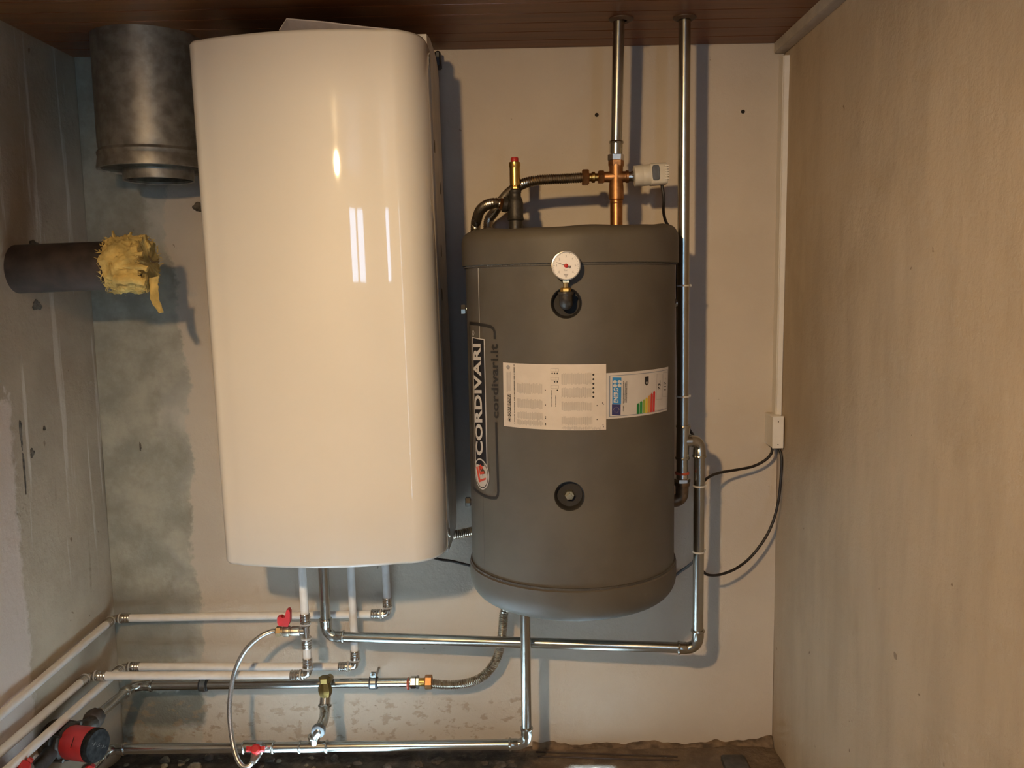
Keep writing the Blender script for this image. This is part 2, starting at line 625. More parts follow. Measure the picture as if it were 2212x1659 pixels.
# ceiling: varnished boards
def wood_material():
    m, nt, b = principled('varnished_boards')
    g = G(nt)
    n = nt.nodes.new('ShaderNodeObjectInfo')
    vec = g.mapped((0.7, 9, 9))
    add = nt.nodes.new('ShaderNodeVectorMath')
    add.operation = 'ADD'
    comb = nt.nodes.new('ShaderNodeCombineXYZ')
    nt.links.new(g.math('MULTIPLY', n.outputs['Random'], 40.0), comb.inputs[0])
    nt.links.new(vec, add.inputs[0])
    nt.links.new(comb.outputs[0], add.inputs[1])
    a = g.noise(2.6, 6, 0.6, add.outputs[0])
    c = g.noise(11, 5, 0.6, add.outputs[0])
    col = g.mix(g.step(a, 0.3, 0.7), (0.13, 0.038, 0.009), (0.21, 0.070, 0.018))
    col = g.mix(g.math('MULTIPLY', g.step(c, 0.55, 0.75), 0.6), col, (0.085, 0.028, 0.01))
    kn = g.noise(1.6, 1, 0.3, g.mapped((2.2, 7, 7), (1.0, 2.0, 0)))
    col = g.mix(g.math('MULTIPLY', g.step(kn, 0.72, 0.78), 0.8), col, (0.07, 0.024, 0.01))
    nt.links.new(col, b.inputs['Base Color'])
    b.inputs['Roughness'].default_value = 0.42
    g.bump(c, 0.15, 0.002, b)
    return m


wood = wood_material()
m = M()
box(m, (XL - T, REAR - T, CEIL + 0.02), (XR + T, T, CEIL + 0.1))
ceiling = struct('ceiling', m, wood, 'varnished brown board ceiling')
m = M()
W = 0.083
prof = [(0.0005, 0.02), (0.0005, 0.002), (0.0025, 0.0), (W - 0.0025, 0.0), (W - 0.0005, 0.002), (W - 0.0005, 0.02)]
v = [(XL - 0.02, -q, h) for q, h in prof] + [(XR + 0.02, -q, h) for q, h in prof]
n = len(prof)
m.add(v, [(i, (i + 1) % n, n + (i + 1) % n, n + i) for i in range(n)] + [tuple(range(n)), tuple(reversed(range(n, 2 * n)))])
plank_me = None
k = 0
while k * W < -REAR:
    if plank_me is None:
        o = mesh_obj('ceiling_board', m, wood)
        plank_me = o.data
    else:
        o = bpy.data.objects.new('ceiling_board', plank_me)
        COL.objects.link(o)
    o.parent = ceiling
    o.location = (0, -k * W, CEIL)
    k += 1

# floor
def floor_material():
    m, nt, b = principled('cellar_floor')
    g = G(nt)
    x, y, z = g.sep()
    n2 = g.noise(14, 6, 0.65)
    n3 = g.noise(60, 5, 0.6)
    dark = g.mix(g.step(n2, 0.42, 0.7), (0.022, 0.018, 0.016), (0.085, 0.07, 0.055))
    brown = g.mix(g.step(n2, 0.35, 0.7), (0.11, 0.075, 0.048), (0.19, 0.135, 0.085))
    screed = g.mix(g.step(n2, 0.3, 0.7), (0.30, 0.28, 0.25), (0.40, 0.375, 0.335))
    xe = g.math('ADD', x, g.math('MULTIPLY', g.math('SUBTRACT', n2, 0.5), 0.25))
    col = g.mix(g.step(xe, -0.10, 0.08), dark, brown)
    ye = g.math('ADD', y, g.math('MULTIPLY', g.math('SUBTRACT', n2, 0.5), 0.1))
    col = g.mix(g.step(ye, -0.14, -0.22), col, screed)
    nt.links.new(col, b.inputs['Base Color'])
    b.inputs['Roughness'].default_value = 0.9
    g.bump(g.math('ADD', n2, g.math('MULTIPLY', n3, 0.4)), 0.7, 0.02, b)
    return m


floor_mat = floor_material()
from mathutils import noise as mn
m = M()
v, f = [], []
nx, ny = 120, 60
for j in range(ny + 1):
    yy = 0.0 + (REAR - 0.0) * (j / ny) ** 2.2
    for i in range(nx + 1):
        xx = XL + (XR - XL) * i / nx
        rough = 0.012 if yy > -0.6 else 0.002
        amp = rough * (1.0 if xx < 0 else 0.5)
        v.append((xx, yy, mn.noise(Vector((xx * 14, yy * 14, 0))) * amp + mn.noise(Vector((xx * 40, yy * 40, 3))) * amp * 0.5))
for j in range(ny):
    for i in range(nx):
        a = j * (nx + 1) + i
        f.append((a, a + nx + 1, a + nx + 2, a + 1))
m.add(v, f)
box(m, (XL - T, REAR - T, -0.15), (XR + T, T, -0.03))
struct('floor', m, floor_mat, 'dark littered cellar floor')

# ragged mortar edge at the foot of the back wall
m = M()
v, f = [], []
N = 160
xa, xb = U(1150, 1620, 0).x, XR - 0.002
for i in range(N + 1):
    xx = xa + (xb - xa) * i / N
    h = 0.010 + 0.012 * mn.noise(Vector((xx * 9, 0, 0))) + 0.009 * mn.noise(Vector((xx * 31, 1, 0))) + 0.02 * max(0, (xx - 0.66) / 0.11)
    h = max(0.002, h)
    w = 0.024 + 0.010 * mn.noise(Vector((xx * 12, 5, 0)))
    v += [(xx, 0.004, h), (xx, -0.006, h - 0.002), (xx, -w * 0.6, h * 0.45), (xx, -w, -0.02), (xx, 0.004, -0.02)]
for i in range(N):
    for k in range(5):
        l = (k + 1) % 5
        f.append((i * 5 + k, i * 5 + l, i * 5 + 5 + l, i * 5 + 5 + k))
f += [(0, 1, 2, 3, 4), tuple(N * 5 + k for k in (4, 3, 2, 1, 0))]
m.add(v, f)
struct('baseboard_back', m, mat('brown_mortar', (0.17, 0.115, 0.07), 0.92, var=0.3, scale=30, bump=0.8, bscale=70),
       'ragged brown mortar edge along the foot of the wall')

# white batten under the ceiling on the right wall
m = M()
bbox(m, (XR - 0.029, REAR + 0.005, CEIL - 0.030), (XR + 0.002, -0.001, CEIL + 0.002), 0.002)
struct('trim_1', m, mat('batten_paint', (0.50, 0.46, 0.41), 0.6), 'pale batten between ceiling and side wall')

# marks in the plaster: drilled holes and a chipped hole, each part of its wall
for px, py, r in ((1289, 248, 4), (1605, 241, 4)):
    c = U(px, py, 0)
    m = M()
    rr = PX(r, 0)
    lathe(m, [(rr, -0.004), (rr, 0.0008), (rr * 0.7, 0.0012), (0, 0.0004)], c, (0, -1, 0), 12)
    struct('drill_hole', m, hole_dark, '', wall_back)


def chip(px, py, rx, rz, wall, X=None, seed=1, name='plaster_chip'):
    c = U(px, py, 0) if X is None else UX(px, py, X)
    m = M()
    v = [c.copy()]
    N = 22
    r_ = random.Random(seed)
    outs = []
    for k in range(N):
        t = 2 * PI * k / N
        q = 0.8 + 0.3 * r_.random() + 0.15 * math.sin(3 * t + seed)
        off = Vector((math.cos(t) * rx * q, 0, math.sin(t) * rz * q)) if X is None else Vector((0, math.cos(t) * rx * q, math.sin(t) * rz * q))
        outs.append(off)
    nrm = Vector((0, -1, 0)) if X is None else Vector((1 if X < 0 else -1, 0, 0))
    v = [c + nrm * 0.0012] + [c + o * 0.6 + nrm * (0.0008 + 0.0008 * r_.random()) for o in outs] + [c + o + nrm * 0.0005 for o in outs] + [c + o - nrm * 0.004 for o in outs]
    f = []
    for k in range(N):
        l = (k + 1) % N
        f += [(0, 1 + k, 1 + l), (1 + k, 1 + N + k, 1 + N + l, 1 + l), (1 + N + k, 1 + 2 * N + k, 1 + 2 * N + l, 1 + N + l)]
    m.add(v, f)
    struct(name, m, mat('chipped_render', (0.10, 0.08, 0.055), 0.95, var=0.4, scale=60, bump=0.8, bscale=120), '', wall)


chip(428, 447, 0.018, 0.014, wall_back, seed=4)
chip(75, 530, 0.03, 0.013, wall_left, XL, seed=8)
chip(70, 978, 0.010, 0.012, wall_left, XL, seed=2)
chip(96, 925, 0.006, 0.007, wall_left, XL, seed=3)
chip(80, 660, 0.022, 0.014, wall_left, XL, seed=9)
chip(45, 935, 0.006, 0.040, wall_left, XL, seed=12, name='damp_stain')
chip(53, 1020, 0.003, 0.060, wall_left, XL, seed=13, name='damp_stain')
chip(303, 965, 0.003, 0.014, wall_back, seed=14, name='damp_stain')

# ================================================================== buffer tank
TX, TD, TR = 0.131, 0.33, 0.270
ztop, zseam, zlow, zbot = (U(1232, 487, 0.60).z, U(1232, 566, 0.60).z, U(1232, 1278, 0.60).z, U(1232, 1341, 0.57).z)


def cyl_hit(px, py, R=TR):
    """(theta, z) where the pixel's ray meets the tank shell; theta 0 faces the camera, + to the right"""
    r = ray(px, py)
    ox, oy = CPOS.x - TX, CPOS.y + TD
    a = r.x * r.x + r.y * r.y
    b = 2 * (ox * r.x + oy * r.y)
    c = ox * ox + oy * oy - R * R
    t = (-b - math.sqrt(max(b * b - 4 * a * c, 0))) / (2 * a)
    p = CPOS + r * t
    return math.atan2(p.x - TX, -(p.y + TD)), p.z


def CY(th, z, off=0.0, R=TR):
    return Vector((TX + math.sin(th) * (R + off), -TD - math.cos(th) * (R + off), z))


tank = thing('buffer_tank', 'dark grey vinyl-clad cylindrical heating tank hung on the back wall', 'tank', (TX, -TD, zbot))


def boolean_cut(m, cutters, material, name, parent, sharp=38):
    a = mesh_obj(name, m, material)
    obs = []
    for c in cutters:
        b = mesh_obj('cutter', c, material)
        md = a.modifiers.new('cut', 'BOOLEAN')
        md.operation = 'DIFFERENCE'
        md.solver = 'EXACT'
        md.object = b
        obs.append(b)
    dg = bpy.context.evaluated_depsgraph_get()
    dg.update()
    me = bpy.data.meshes.new_from_object(a.evaluated_get(dg))
    out = M()
    out.v = [v.co.copy() for v in me.vertices]
    out.f = [tuple(p.vertices) for p in me.polygons]
    for b in obs + [a]:
        d = b.data
        bpy.data.objects.remove(b)
        bpy.data.meshes.remove(d)
    bpy.data.meshes.remove(me)
    return part(name, out, material, parent, sharp=sharp)


ports = [cyl_hit(1223, 655), cyl_hit(1230, 1072)]
m = M()
lathe(m, [(TR, zlow - 0.01), (TR, zseam + 0.01)], (TX, -TD, 0), (0, 0, 1), 128)
cuts = []
for th, z in ports:
    c = M()
    nrm = Vector((math.sin(th), -math.cos(th), 0))
    cyl(c, CY(th, z, -0.035), CY(th, z, 0.03), 0.036, 40)
    cuts.append(c)
shell = boolean_cut(m, cuts, vinyl, 'shell', tank, 30)
for i, (th, z) in enumerate(ports):
    nrm = Vector((math.sin(th), -math.cos(th), 0))
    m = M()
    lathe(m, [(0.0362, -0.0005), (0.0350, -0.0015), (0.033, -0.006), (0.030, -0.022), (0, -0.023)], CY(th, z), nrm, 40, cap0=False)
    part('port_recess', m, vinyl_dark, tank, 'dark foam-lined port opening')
    if i == 1:
        m = M()
        lathe(m, [(0.0125, -0.023), (0.0125, -0.008), (0.011, -0.006), (0.0, -0.006)], CY(th, z), nrm, 6)
        pl = part('port_plug', m, mat('zinc_plug', (0.42, 0.38, 0.26), 0.4, 0.9), tank, 'square-headed metal plug')
        m = M()
        lathe(m, [(0.0078, -0.007), (0.0074, 0.0), (0, 0.0)], CY(th, z), nrm, 4)
        part('plug_head', m, mat('zinc_plug', (0.42, 0.38, 0.26), 0.4, 0.9), pl)
# top cap: soft vinyl lid with a wavy rim
m = M()
seg = 128
prof = [(TR + 0.001, zseam - 0.004), (TR + 0.0095, zseam - 0.001), (TR + 0.0095, ztop - 0.030)]
for k in range(1, 8):
    t = k / 7 * PI / 2
    prof.append((TR + 0.0095 - 0.026 * (1 - math.cos(t)), ztop - 0.030 + 0.028 * math.sin(t)))
prof += [(TR - 0.028, ztop + 0.0005), (TR - 0.05, ztop - 0.001), (0.12, ztop - 0.001), (0, ztop - 0.001)]
lathe(m, prof, (TX, -TD, 0), (0, 0, 1), seg)
for p in m.v:
    w = max(0.0, min(1.0, (p.z - (ztop - 0.04)) / 0.04))
    th = math.atan2(p.x - TX, -(p.y + TD))
    p.z += w * (0.0085 * math.sin(th) ** 2 + 0.0030 * math.sin(th) + 0.0018 * math.sin(5 * th + 1) + 0.0009 * math.sin(11 * th))
part('top_cap', m, vinyl, tank)
m = M()
prof = [(TR + 0.002, zlow + 0.003), (TR + 0.006, zlow - 0.001), (TR + 0.0065, zlow - 0.03)]
for k in range(1, 9):
    t = k / 8 * PI / 2
    prof.append((TR + 0.0065 - 0.038 * (1 - math.cos(t)), zlow - 0.03 - (zlow - 0.03 - zbot) * math.sin(t)))
prof += [(0.1, zbot - 0.001), (0, zbot - 0.001)]
lathe(m, list(reversed(prof)), (TX, -TD, 0), (0, 0, 1), seg)
part('bottom_cap', m, vinyl, tank)
for zz, nm in ((zseam - 0.004, 'zip'), (zlow + 0.005, 'zip')):
    m = M()
    lathe(m, [(TR - 0.002, -0.003), (TR + 0.0035, -0.0025), (TR + 0.0035, 0.0025), (TR - 0.002, 0.003)], (TX, -TD, zz), (0, 0, 1), seg)
    for k in range(150):
        th = -1.9 + 3.8 * k / 149
        c = CY(th, zz, 0.003)
        n_ = Vector((math.sin(th), -math.cos(th), 0))
        t_ = Vector((math.cos(th), math.sin(th), 0))
        vs = []
        for sx in (-1, 1):
            for sz in (-1, 1):
                for sn in (0, 1):
                    vs.append(c + t_ * 0.0014 * sx + Vector((0, 0, 0.0018 * sz)) + n_ * 0.0014 * sn)
        m.add(vs, [(0, 1, 3, 2), (4, 6, 7, 5), (0, 4, 5, 1), (2, 3, 7, 6), (1, 5, 7, 3)])
    part(nm, m, seam_thread, tank, 'dark zip seam')
th0, _ = cyl_hit(1034.5, 650)
m = M()
sweep(m, [CY(th0, zseam - 0.008, -0.0005), CY(th0, U(1035, 735, 0.5).z, -0.0005)], 0.0013, 6)
part('piping', m, pale_piping, tank, 'pale vertical piping')
m = M()
sweep(m, [CY(th0, U(1035, 735, 0.5).z, -0.0008), CY(th0, zlow + 0.01, -0.0008)], 0.0012, 6)
part('piping', m, seam_thread, tank)


class TQ:
    def __init__(s, bl, br, tr, tl):
        s.c = [cyl_hit(*p) for p in (bl, br, tr, tl)]

    def at(s, a, b):
        c = s.c
        w = ((1 - a) * (1 - b), a * (1 - b), a * b, (1 - a) * b)
        return sum(w[i] * c[i][0] for i in range(4)), sum(w[i] * c[i][1] for i in range(4))

    def p(s, a, b, off):
        return CY(*s.at(a, b), off)


def patch(m, q, a0, a1, b0, b1, off, na=1, nb=1):
    v = [q.p(a0 + (a1 - a0) * i / na, b0 + (b1 - b0) * j / nb, off) for j in range(nb + 1) for i in range(na + 1)]
    f = [(j * (na + 1) + i, j * (na + 1) + i + 1, (j + 1) * (na + 1) + i + 1, (j + 1) * (na + 1) + i)
         for j in range(nb) for i in range(na)]
    return m.add(v, f)


def poly(m, q, pts, off):
    return m.add([q.p(a, b, off) for a, b in pts], [tuple(range(len(pts)))])


def ring(m, q, a, b, ra, rb, off, n=24, hole=0.0):
    o = [(a + ra * math.cos(2 * PI * k / n), b + rb * math.sin(2 * PI * k / n)) for k in range(n)]
    if not hole:
        return poly(m, q, o, off)
    i = [(a + ra * hole * math.cos(2 * PI * k / n), b + rb * hole * math.sin(2 * PI * k / n)) for k in range(n)]
    return m.add([q.p(*p, off) for p in o + i], [(k, (k + 1) % n, n + (k + 1) % n, n + k) for k in range(n)])


def vtext(m, q, body, a_base, a_top, b0, b1, off, bold=0.0, spacing=1.0):
    """lettering that reads upwards: baseline on the right at a_base, letter tops at a_top"""
    vs, fs, _ = text_mesh(body, bold, spacing)
    return m.add([q.p(a_base + (a_top - a_base) * t, b0 + (b1 - b0) * u, off) for u, t in vs], fs)


def lc(x, y):
    return (1000 + x / 4.05, 680 + y / 4.05)


# maker's logo: black plate with white border, oval badge, web address and frame line
q = TQ(lc(113, 1300), lc(217, 1330), lc(192, 213), lc(84, 193))
m = M()
patch(m, q, 0, 1, 0, 1, 0.0008, 4, 1)
badge_plate = part('logo_plate', m, ink_white, tank, 'white-edged black maker plate')
m = M()
patch(m, q, 0.07, 0.95, 0.0, 0.993, 0.0012, 4, 1)
part('plate_field', m, ink_black, badge_plate)
qt = TQ(lc(186, 1228), lc(164, 252), lc(98, 252), lc(124, 1228))
m = M()
vs, fs, _ = text_mesh('CORDIVARI', 0.035, 1.05)
m.add([qt.p(u, t, 0.0030) for u, t in vs], fs)
part('lettering', m, ink_white, badge_plate, 'white capital letters')
m = M()
vs, fs, _ = text_mesh('R', 0.02)
qr = TQ(lc(97, 167), lc(96, 152), lc(88, 152), lc(89, 167))
m.add([qr.p(u, t, 0.0012) for u, t in vs], fs)
qo = TQ(lc(84, 182), lc(103, 182), lc(103, 137), lc(84, 137))
ring(m, qo, 0.5, 0.5, 0.5, 0.5, 0.0012, 18, 0.8)
part('trademark_sign', m, ink_white, badge_plate)
# oval (tilted): use a quad whose axes are those of the oval
qe = TQ(lc(124, 1512), lc(242, 1532), lc(222, 1268), lc(104, 1252))
m = M()
ring(m, qe, 0.5, 0.5, 0.52, 0.52, 0.0018, 40)
oval = part('oval_badge', m, ink_white, tank, 'white oval badge with red stepped mark')
m = M()
ring(m, qe, 0.5, 0.5, 0.47, 0.475, 0.0021, 40, 0.93)
part('oval_line', m, ink_black, oval)
m = M()


def lcq(pts, off):
    m.add([CY(*cyl_hit(*lc(*p)), off) for p in pts], [tuple(range(len(pts)))])


lcq([(123, 1330), (136, 1327), (143, 1368), (150, 1408), (160, 1440), (207, 1424), (209, 1440), (148, 1466)], 0.0024)
lcq([(142, 1322), (152, 1316), (157, 1345), (160, 1372), (188, 1366), (196, 1388), (158, 1398), (150, 1374)], 0.0024)
lcq([(154, 1312), (164, 1308), (167, 1326), (176, 1322), (182, 1342), (170, 1352), (161, 1350)], 0.0024)
part('red_mark', m, ink_red, oval, 'red stepped chevrons')
qt = TQ(lc(317, 905), lc(309, 255), lc(240, 255), lc(262, 905))
m = M()
vs, fs, _ = text_mesh('cordivari.it', 0.03, 1.06)
m.add([qt.p(u, t, 0.0016) for u, t in vs], fs)
part('web_address', m, ink_frame, tank, 'dark web address lettering')
m = M()


def frame_line(pts, w=0.0078):
    hits = [cyl_hit(*lc(*p)) for p in pts]
    dense = []
    for (t0, z0), (t1, z1) in zip(hits, hits[1:]):
        n_ = max(2, int(math.hypot((t1 - t0) * TR, z1 - z0) / 0.006))
        dense += [(t0 + (t1 - t0) * i / n_, z0 + (z1 - z0) * i / n_) for i in range(n_)]
    dense.append(hits[-1])
    v = []
    for i, (t, z) in enumerate(dense):
        a, b = dense[max(i - 1, 0)], dense[min(i + 1, len(dense) - 1)]
        dx, dz = (b[0] - a[0]) * TR, b[1] - a[1]
        L = math.hypot(dx, dz) or 1
        nxx, nz = -dz / L * w / 2, dx / L * w / 2
        v += [CY(t + nxx / TR, z + nz, 0.001), CY(t - nxx / TR, z - nz, 0.001)]
    m.add(v, [(2 * i, 2 * i + 1, 2 * i + 3, 2 * i + 2) for i in range(len(dense) - 1)])


frame_line([(60, 72), (130, 80), (205, 94), (245, 104), (268, 122), (280, 150), (281, 212)])
frame_line([(292, 938), (300, 1230), (312, 1540), (309, 1575), (293, 1602), (250, 1602), (190, 1584), (140, 1553), (96, 1512)])
frame_line([(60, 72), (72, 600), (84, 1100), (96, 1512)], 0.004)
part('frame_line', m, ink_frame, tank, 'dark rounded frame line')

# paper data sheet
q = TQ((1089, 920), (1309, 928), (1309, 786), (1087, 783))


def A(x):
    return (x - 45) / 1288.0


def B(y):
    return 1 - (y - 140) / 822.0


m = M()
patch(m, q, 0, 1, 0, 1, 0.0009, 24, 2)
sheet = part('data_label', m, paper_cream, tank, 'cream paper data sheet with small print')
m = M()
patch(m, q, A(112), A(156), B(826), B(538), 0.0014, 2, 2)
ring(m, q, A(136), B(868), A(159) - A(136), B(838) - B(868), 0.0014, 20, 0.82)
ring(m, q, A(136), B(868), (A(159) - A(136)) * 0.55, (B(838) - B(868)) * 0.55, 0.0014, 16)
for i, (yy) in enumerate((268, 325, 382, 437, 490, 545)):
    ring(m, q, A(1178), B(yy), 0.0095, 0.016, 0.0014, 14)
for xx, yy in ((697, 252), (725, 252), (757, 252), (725, 357), (757, 357), (757, 462)):
    ring(m, q, A(xx), B(yy), 0.0072, 0.0125, 0.0014, 10)
r_ = random.Random(3)
yy = 155
while yy < 912:
    L = r_.uniform(5, 9)
    patch(m, q, A(206), A(217), B(min(yy + L, 915)), B(yy), 0.0014)
    yy += L + (10 if r_.random() < 0.12 else 1.8)
for xx, y0, y1 in ((690, 462, 666), (736, 528, 664)):
    yy = y0
    while yy < y1:
        L = r_.uniform(4, 8)
        patch(m, q, A(xx - 4), A(xx + 4), B(yy + L), B(yy), 0.0014)
        yy += L + 3
for xx, yy in ((613, 465), (613, 650), (613, 800), (613, 818), (613, 885), (613, 900), (1222, 655), (1222, 830), (1290, 625), (1298, 640), (1294, 900), (1298, 925)):
    patch(m, q, A(xx - 5), A(xx + 5), B(yy + 7), B(yy - 7), 0.0014)
part('small_print', m, ink_frame, sheet)['kind'] = 'stuff'
m = M()
for x0, x1, y0, y1 in ((678, 772, 190, 231), (678, 772, 300, 337), (678, 772, 402, 440)):
    for a0, a1, b0, b1 in ((x0, x1, y0, y0 + 3), (x0, x1, y1 - 3, y1), (x0, x0 + 4, y0, y1), (x1 - 4, x1, y0, y1), (740, 744, y0, y1)):
        patch(m, q, A(a0), A(a1), B(b1), B(b0), 0.0014)
ring(m, q, A(125), B(195), 0.021, 0.033, 0.0014, 20)
part('diagram', m, ink_grey, sheet)['kind'] = 'stuff'
m = M()
for x0, x1, y0, y1 in ((100, 158, 255, 500), (250, 580, 390, 512), (250, 580, 592, 700), (250, 580, 756, 840), (250, 580, 860, 914),
                       (805, 1162, 252, 386), (805, 1162, 430, 548), (805, 1162, 612, 716), (805, 1162, 796, 890), (805, 1262, 922, 952)):
    xx = x0
    while xx < x1:
        w0 = r_.uniform(-12, 10)
        w1 = r_.uniform(-10, 12)
        patch(m, q, A(xx), A(xx + 5.5), B(y1 + w1), B(y0 + w0), 0.0013, 1, 1)
        xx += 11
part('text_columns', m, ink_midgrey, sheet)['kind'] = 'stuff'
m = M()
vtext(m, q, 'CORDIVARI', A(152), A(118), B(820), B(545), 0.0020, 0.02)
part('small_logo', m, paper_cream, sheet)

# energy label
q = TQ((1309.4, 905.2), (1440.5, 886.3), (1443, 792), (1309.4, 806))


def E(x, y):
    a = (x - 1335) / 770.0
    yt, yb = 268 - 82 * a, 845 - 110 * a
    return a, (yb - y) / (yb - yt)


def epatch(m, x0, x1, y0, y1, off, na=2):
    (a0, b0), (a1, b1) = E(x0, y1), E(x1, y0)
    (_, b00), (_, b10) = E(x0, y0), E(x1, y1)
    v, f = [], []
    for i in range(na + 1):
        x = x0 + (x1 - x0) * i / na
        v += [q.p(*E(x, y1), off), q.p(*E(x, y0), off)]
    return m.add(v, [(2 * i, 2 * i + 2, 2 * i + 3, 2 * i + 1) for i in range(na)])


def epoly(m, pts, off):
    return m.add([q.p(*E(*p), off) for p in pts], [tuple(range(len(pts)))])


m = M()
patch(m, q, 0, 1, 0, 1, 0.0007, 16, 2)
elab = part('energy_label', m, paper_energy, tank, 'energy rating label with coloured arrows')
m = M()
for (xa_, ya_, xb_, yb_) in ((1365, 300, 2090, 222), (1365, 812, 2085, 712)):
    n_ = 12
    v = []
    for i in range(n_ + 1):
        t = i / n_
        x, y = xa_ + (xb_ - xa_) * t, ya_ + (yb_ - ya_) * t
        v += [q.p(*E(x, y - 3), 0.0012), q.p(*E(x, y + 3), 0.0012)]
    m.add(v, [(2 * i, 2 * i + 2, 2 * i + 3, 2 * i + 1) for i in range(n_)])
epatch(m, 1362, 1369, 300, 812, 0.0012, 1)
epatch(m, 2084, 2090, 222, 712, 0.0012, 1)
part('label_border', m, mat('border_ink', (0.16, 0.19, 0.26), 0.5), elab)
m = M()
epatch(m, 1390, 1474, 318, 654, 0.0012)
part('blue_panel', m, ink_blue, elab)
m = M()
epatch(m, 1386, 1470, 656, 790, 0.0012)
part('flag_panel', m, ink_navy, elab)
m = M()
for k in range(12):
    t = 2 * PI * k / 12
    cx, cy = 1428 + 26 * math.cos(t), 722 + 34 * math.sin(t)
    epoly(m, [(cx + 4 * math.cos(u), cy + 4 * math.sin(u)) for u in [i * PI / 3 for i in range(6)]], 0.0015)
part('flag_stars', m, mat('star_ink', (0.30, 0.24, 0.20), 0.5), elab)
m = M()
vs, fs, _ = text_mesh('ENERG', 0.03, 1.05)
m.add([q.p(*E(1447 - 46 * t, 634 - 184 * u), 0.0016) for u, t in vs], fs)
for cx, cy in ((1412, 374), (1456, 372), (1414, 422), (1456, 418)):
    epoly(m, [(cx + 19 * math.cos(u), cy + 21 * math.sin(u)) for u in [i * PI / 9 for i in range(18)]], 0.0016)
part('energy_title', m, ink_white, elab)
cols = [(0.01, 0.16, 0.04), (0.02, 0.22, 0.05), (0.24, 0.34, 0.05), (0.60, 0.46, 0.05), (0.60, 0.27, 0.06), (0.52, 0.05, 0.035), (0.55, 0.03, 0.03)]
tops = [632, 604, 584, 560, 532, 504, 478]
for i in range(7):
    x0 = 1640 + i * 33.5
    m = M()
    yb_ = 770 - 4 * i
    epoly(m, [(x0, yb_), (x0 + 29, yb_), (x0 + 29, tops[i] + 22), (x0 + 14.5, tops[i]), (x0, tops[i] + 22)], 0.0012)
    part('rating_arrow', m, mat('arrow_ink_%d' % i, cols[i], 0.5, var=0.02), elab)
m = M()
epoly(m, [(1727, 305), (1774, 300), (1776, 388), (1751, 417), (1726, 392)], 0.0012)
part('class_arrow', m, ink_black, elab)
m = M()
vs, fs, _ = text_mesh('C', 0.03)
m.add([q.p(*E(1763 - 24 * t, 394 - 26 * u), 0.0016) for u, t in vs], fs)
part('class_letter', m, ink_white, elab)
m = M()
for x0, x1, y0, y1 in ((1888, 1985, 272, 590), (1996, 2086, 256, 560)):
    for a0, a1, b0, b1 in ((x0, x1, y0, y0 + 3), (x0, x1, y1 - 3, y1), (x0, x0 + 3, y0, y1), (x1 - 3, x1, y0, y1)):
        epatch(m, a0, a1, b0, b1, 0.0012, 1)
part('value_box', m, ink_grey, elab)
m = M()
for body, xb_, xt_, yb_, yt_, bd in (('73', 1952, 1912, 470, 392, 0.012), ('W', 1953, 1936, 384, 352, 0), ('117', 2058, 2018, 478, 374, 0.012), ('L', 2054, 2038, 342, 326, 0)):
    vs, fs, _ = text_mesh(body, bd, 1.1)
    m.add([q.p(*E(xb_ + (xt_ - xb_) * t, yb_ + (yt_ - yb_) * u), 0.0014) for u, t in vs], fs)
for x0, y0, y1 in ((1495, 365, 640), (1512, 380, 630), (1528, 362, 632), (1496, 668, 742)):
    yy = y0
    while yy < y1:
        L = r_.uniform(6, 14)
        epatch(m, x0 - 3.2, x0 + 3.2, yy, min(yy + L, y1), 0.0013, 1)
        yy += L + 4
part('label_values', m, ink_frame, elab)['kind'] = 'stuff'

# side stubs of the tank: hexagon plugs left and right
for px, py, sgn, mm in ((1003, 668, -1, steel_dark), (1010, 1084, -1, black_iron), (1459, 655, 1, steel_dark)):
    zz = U(px, py, TD).z
    m = M()
    cx = TX + sgn * (TR - 0.02)
    cyl(m, (cx, -TD, zz), (cx + sgn * 0.030, -TD, zz), 0.009, 16)
    hexa(m, (cx + sgn * 0.022, -TD, zz), (cx + sgn * (0.036 if sgn < 0 else 0.026), -TD, zz), 0.0135)
    part('side_plug', m, mm, tank, 'small plug in the tank side')
# brackets that carry the tank on the wall
for dx in (-0.09, 0.09):
    m = M()
    zz = zseam - 0.25
    box(m, (TX + dx - 0.02, -TD + TR - 0.02, zz - 0.03), (TX + dx + 0.02, 0.003, zz + 0.03))
    part('wall_bracket', m, steel_dark, tank)

# ================================================================== white wall boiler
BZ0, BZ1 = U(720, 1229, 0.53).z, U(700, 61, 0.53).z
BXL, BXR = -0.772, -0.207
BROT = 0.016
BCX = (BXL + BXR) / 2
boiler = thing('gas_boiler', 'tall glossy white wall-hung boiler with a bowed front cover', 'boiler', (BCX, 0, (BZ0 + BZ1) / 2))


def cover_section():
    """plan outline (x, d) from the back left round the bowed front to the back right"""
    w = BXR - BXL
    pts = [(BXL + 0.004, 0.34)]
    # left corner, small radius
    for k in range(7):
        t = PI - k / 6 * PI / 2
        pts.append((BXL + 0.032 + 0.032 * math.cos(t), 0.455 + 0.030 * math.sin(t)))
    for k in range(1, 24):
        s_ = k / 24
        x = BXL + 0.032 + (w - 0.032 - 0.085) * s_
        pts.append((x, 0.485 + 0.050 * math.sin(PI * (0.02 + 0.80 * s_)) ** 0.9))
    x0, d0 = pts[-1]
    for k in range(1, 13):
        t = PI / 2 - k / 12 * PI / 2
        pts.append((BXR - 0.088 + 0.088 * math.cos(t), d0 - 0.115 + 0.115 * math.sin(t)))
    pts.append((BXR, 0.34))
    return pts


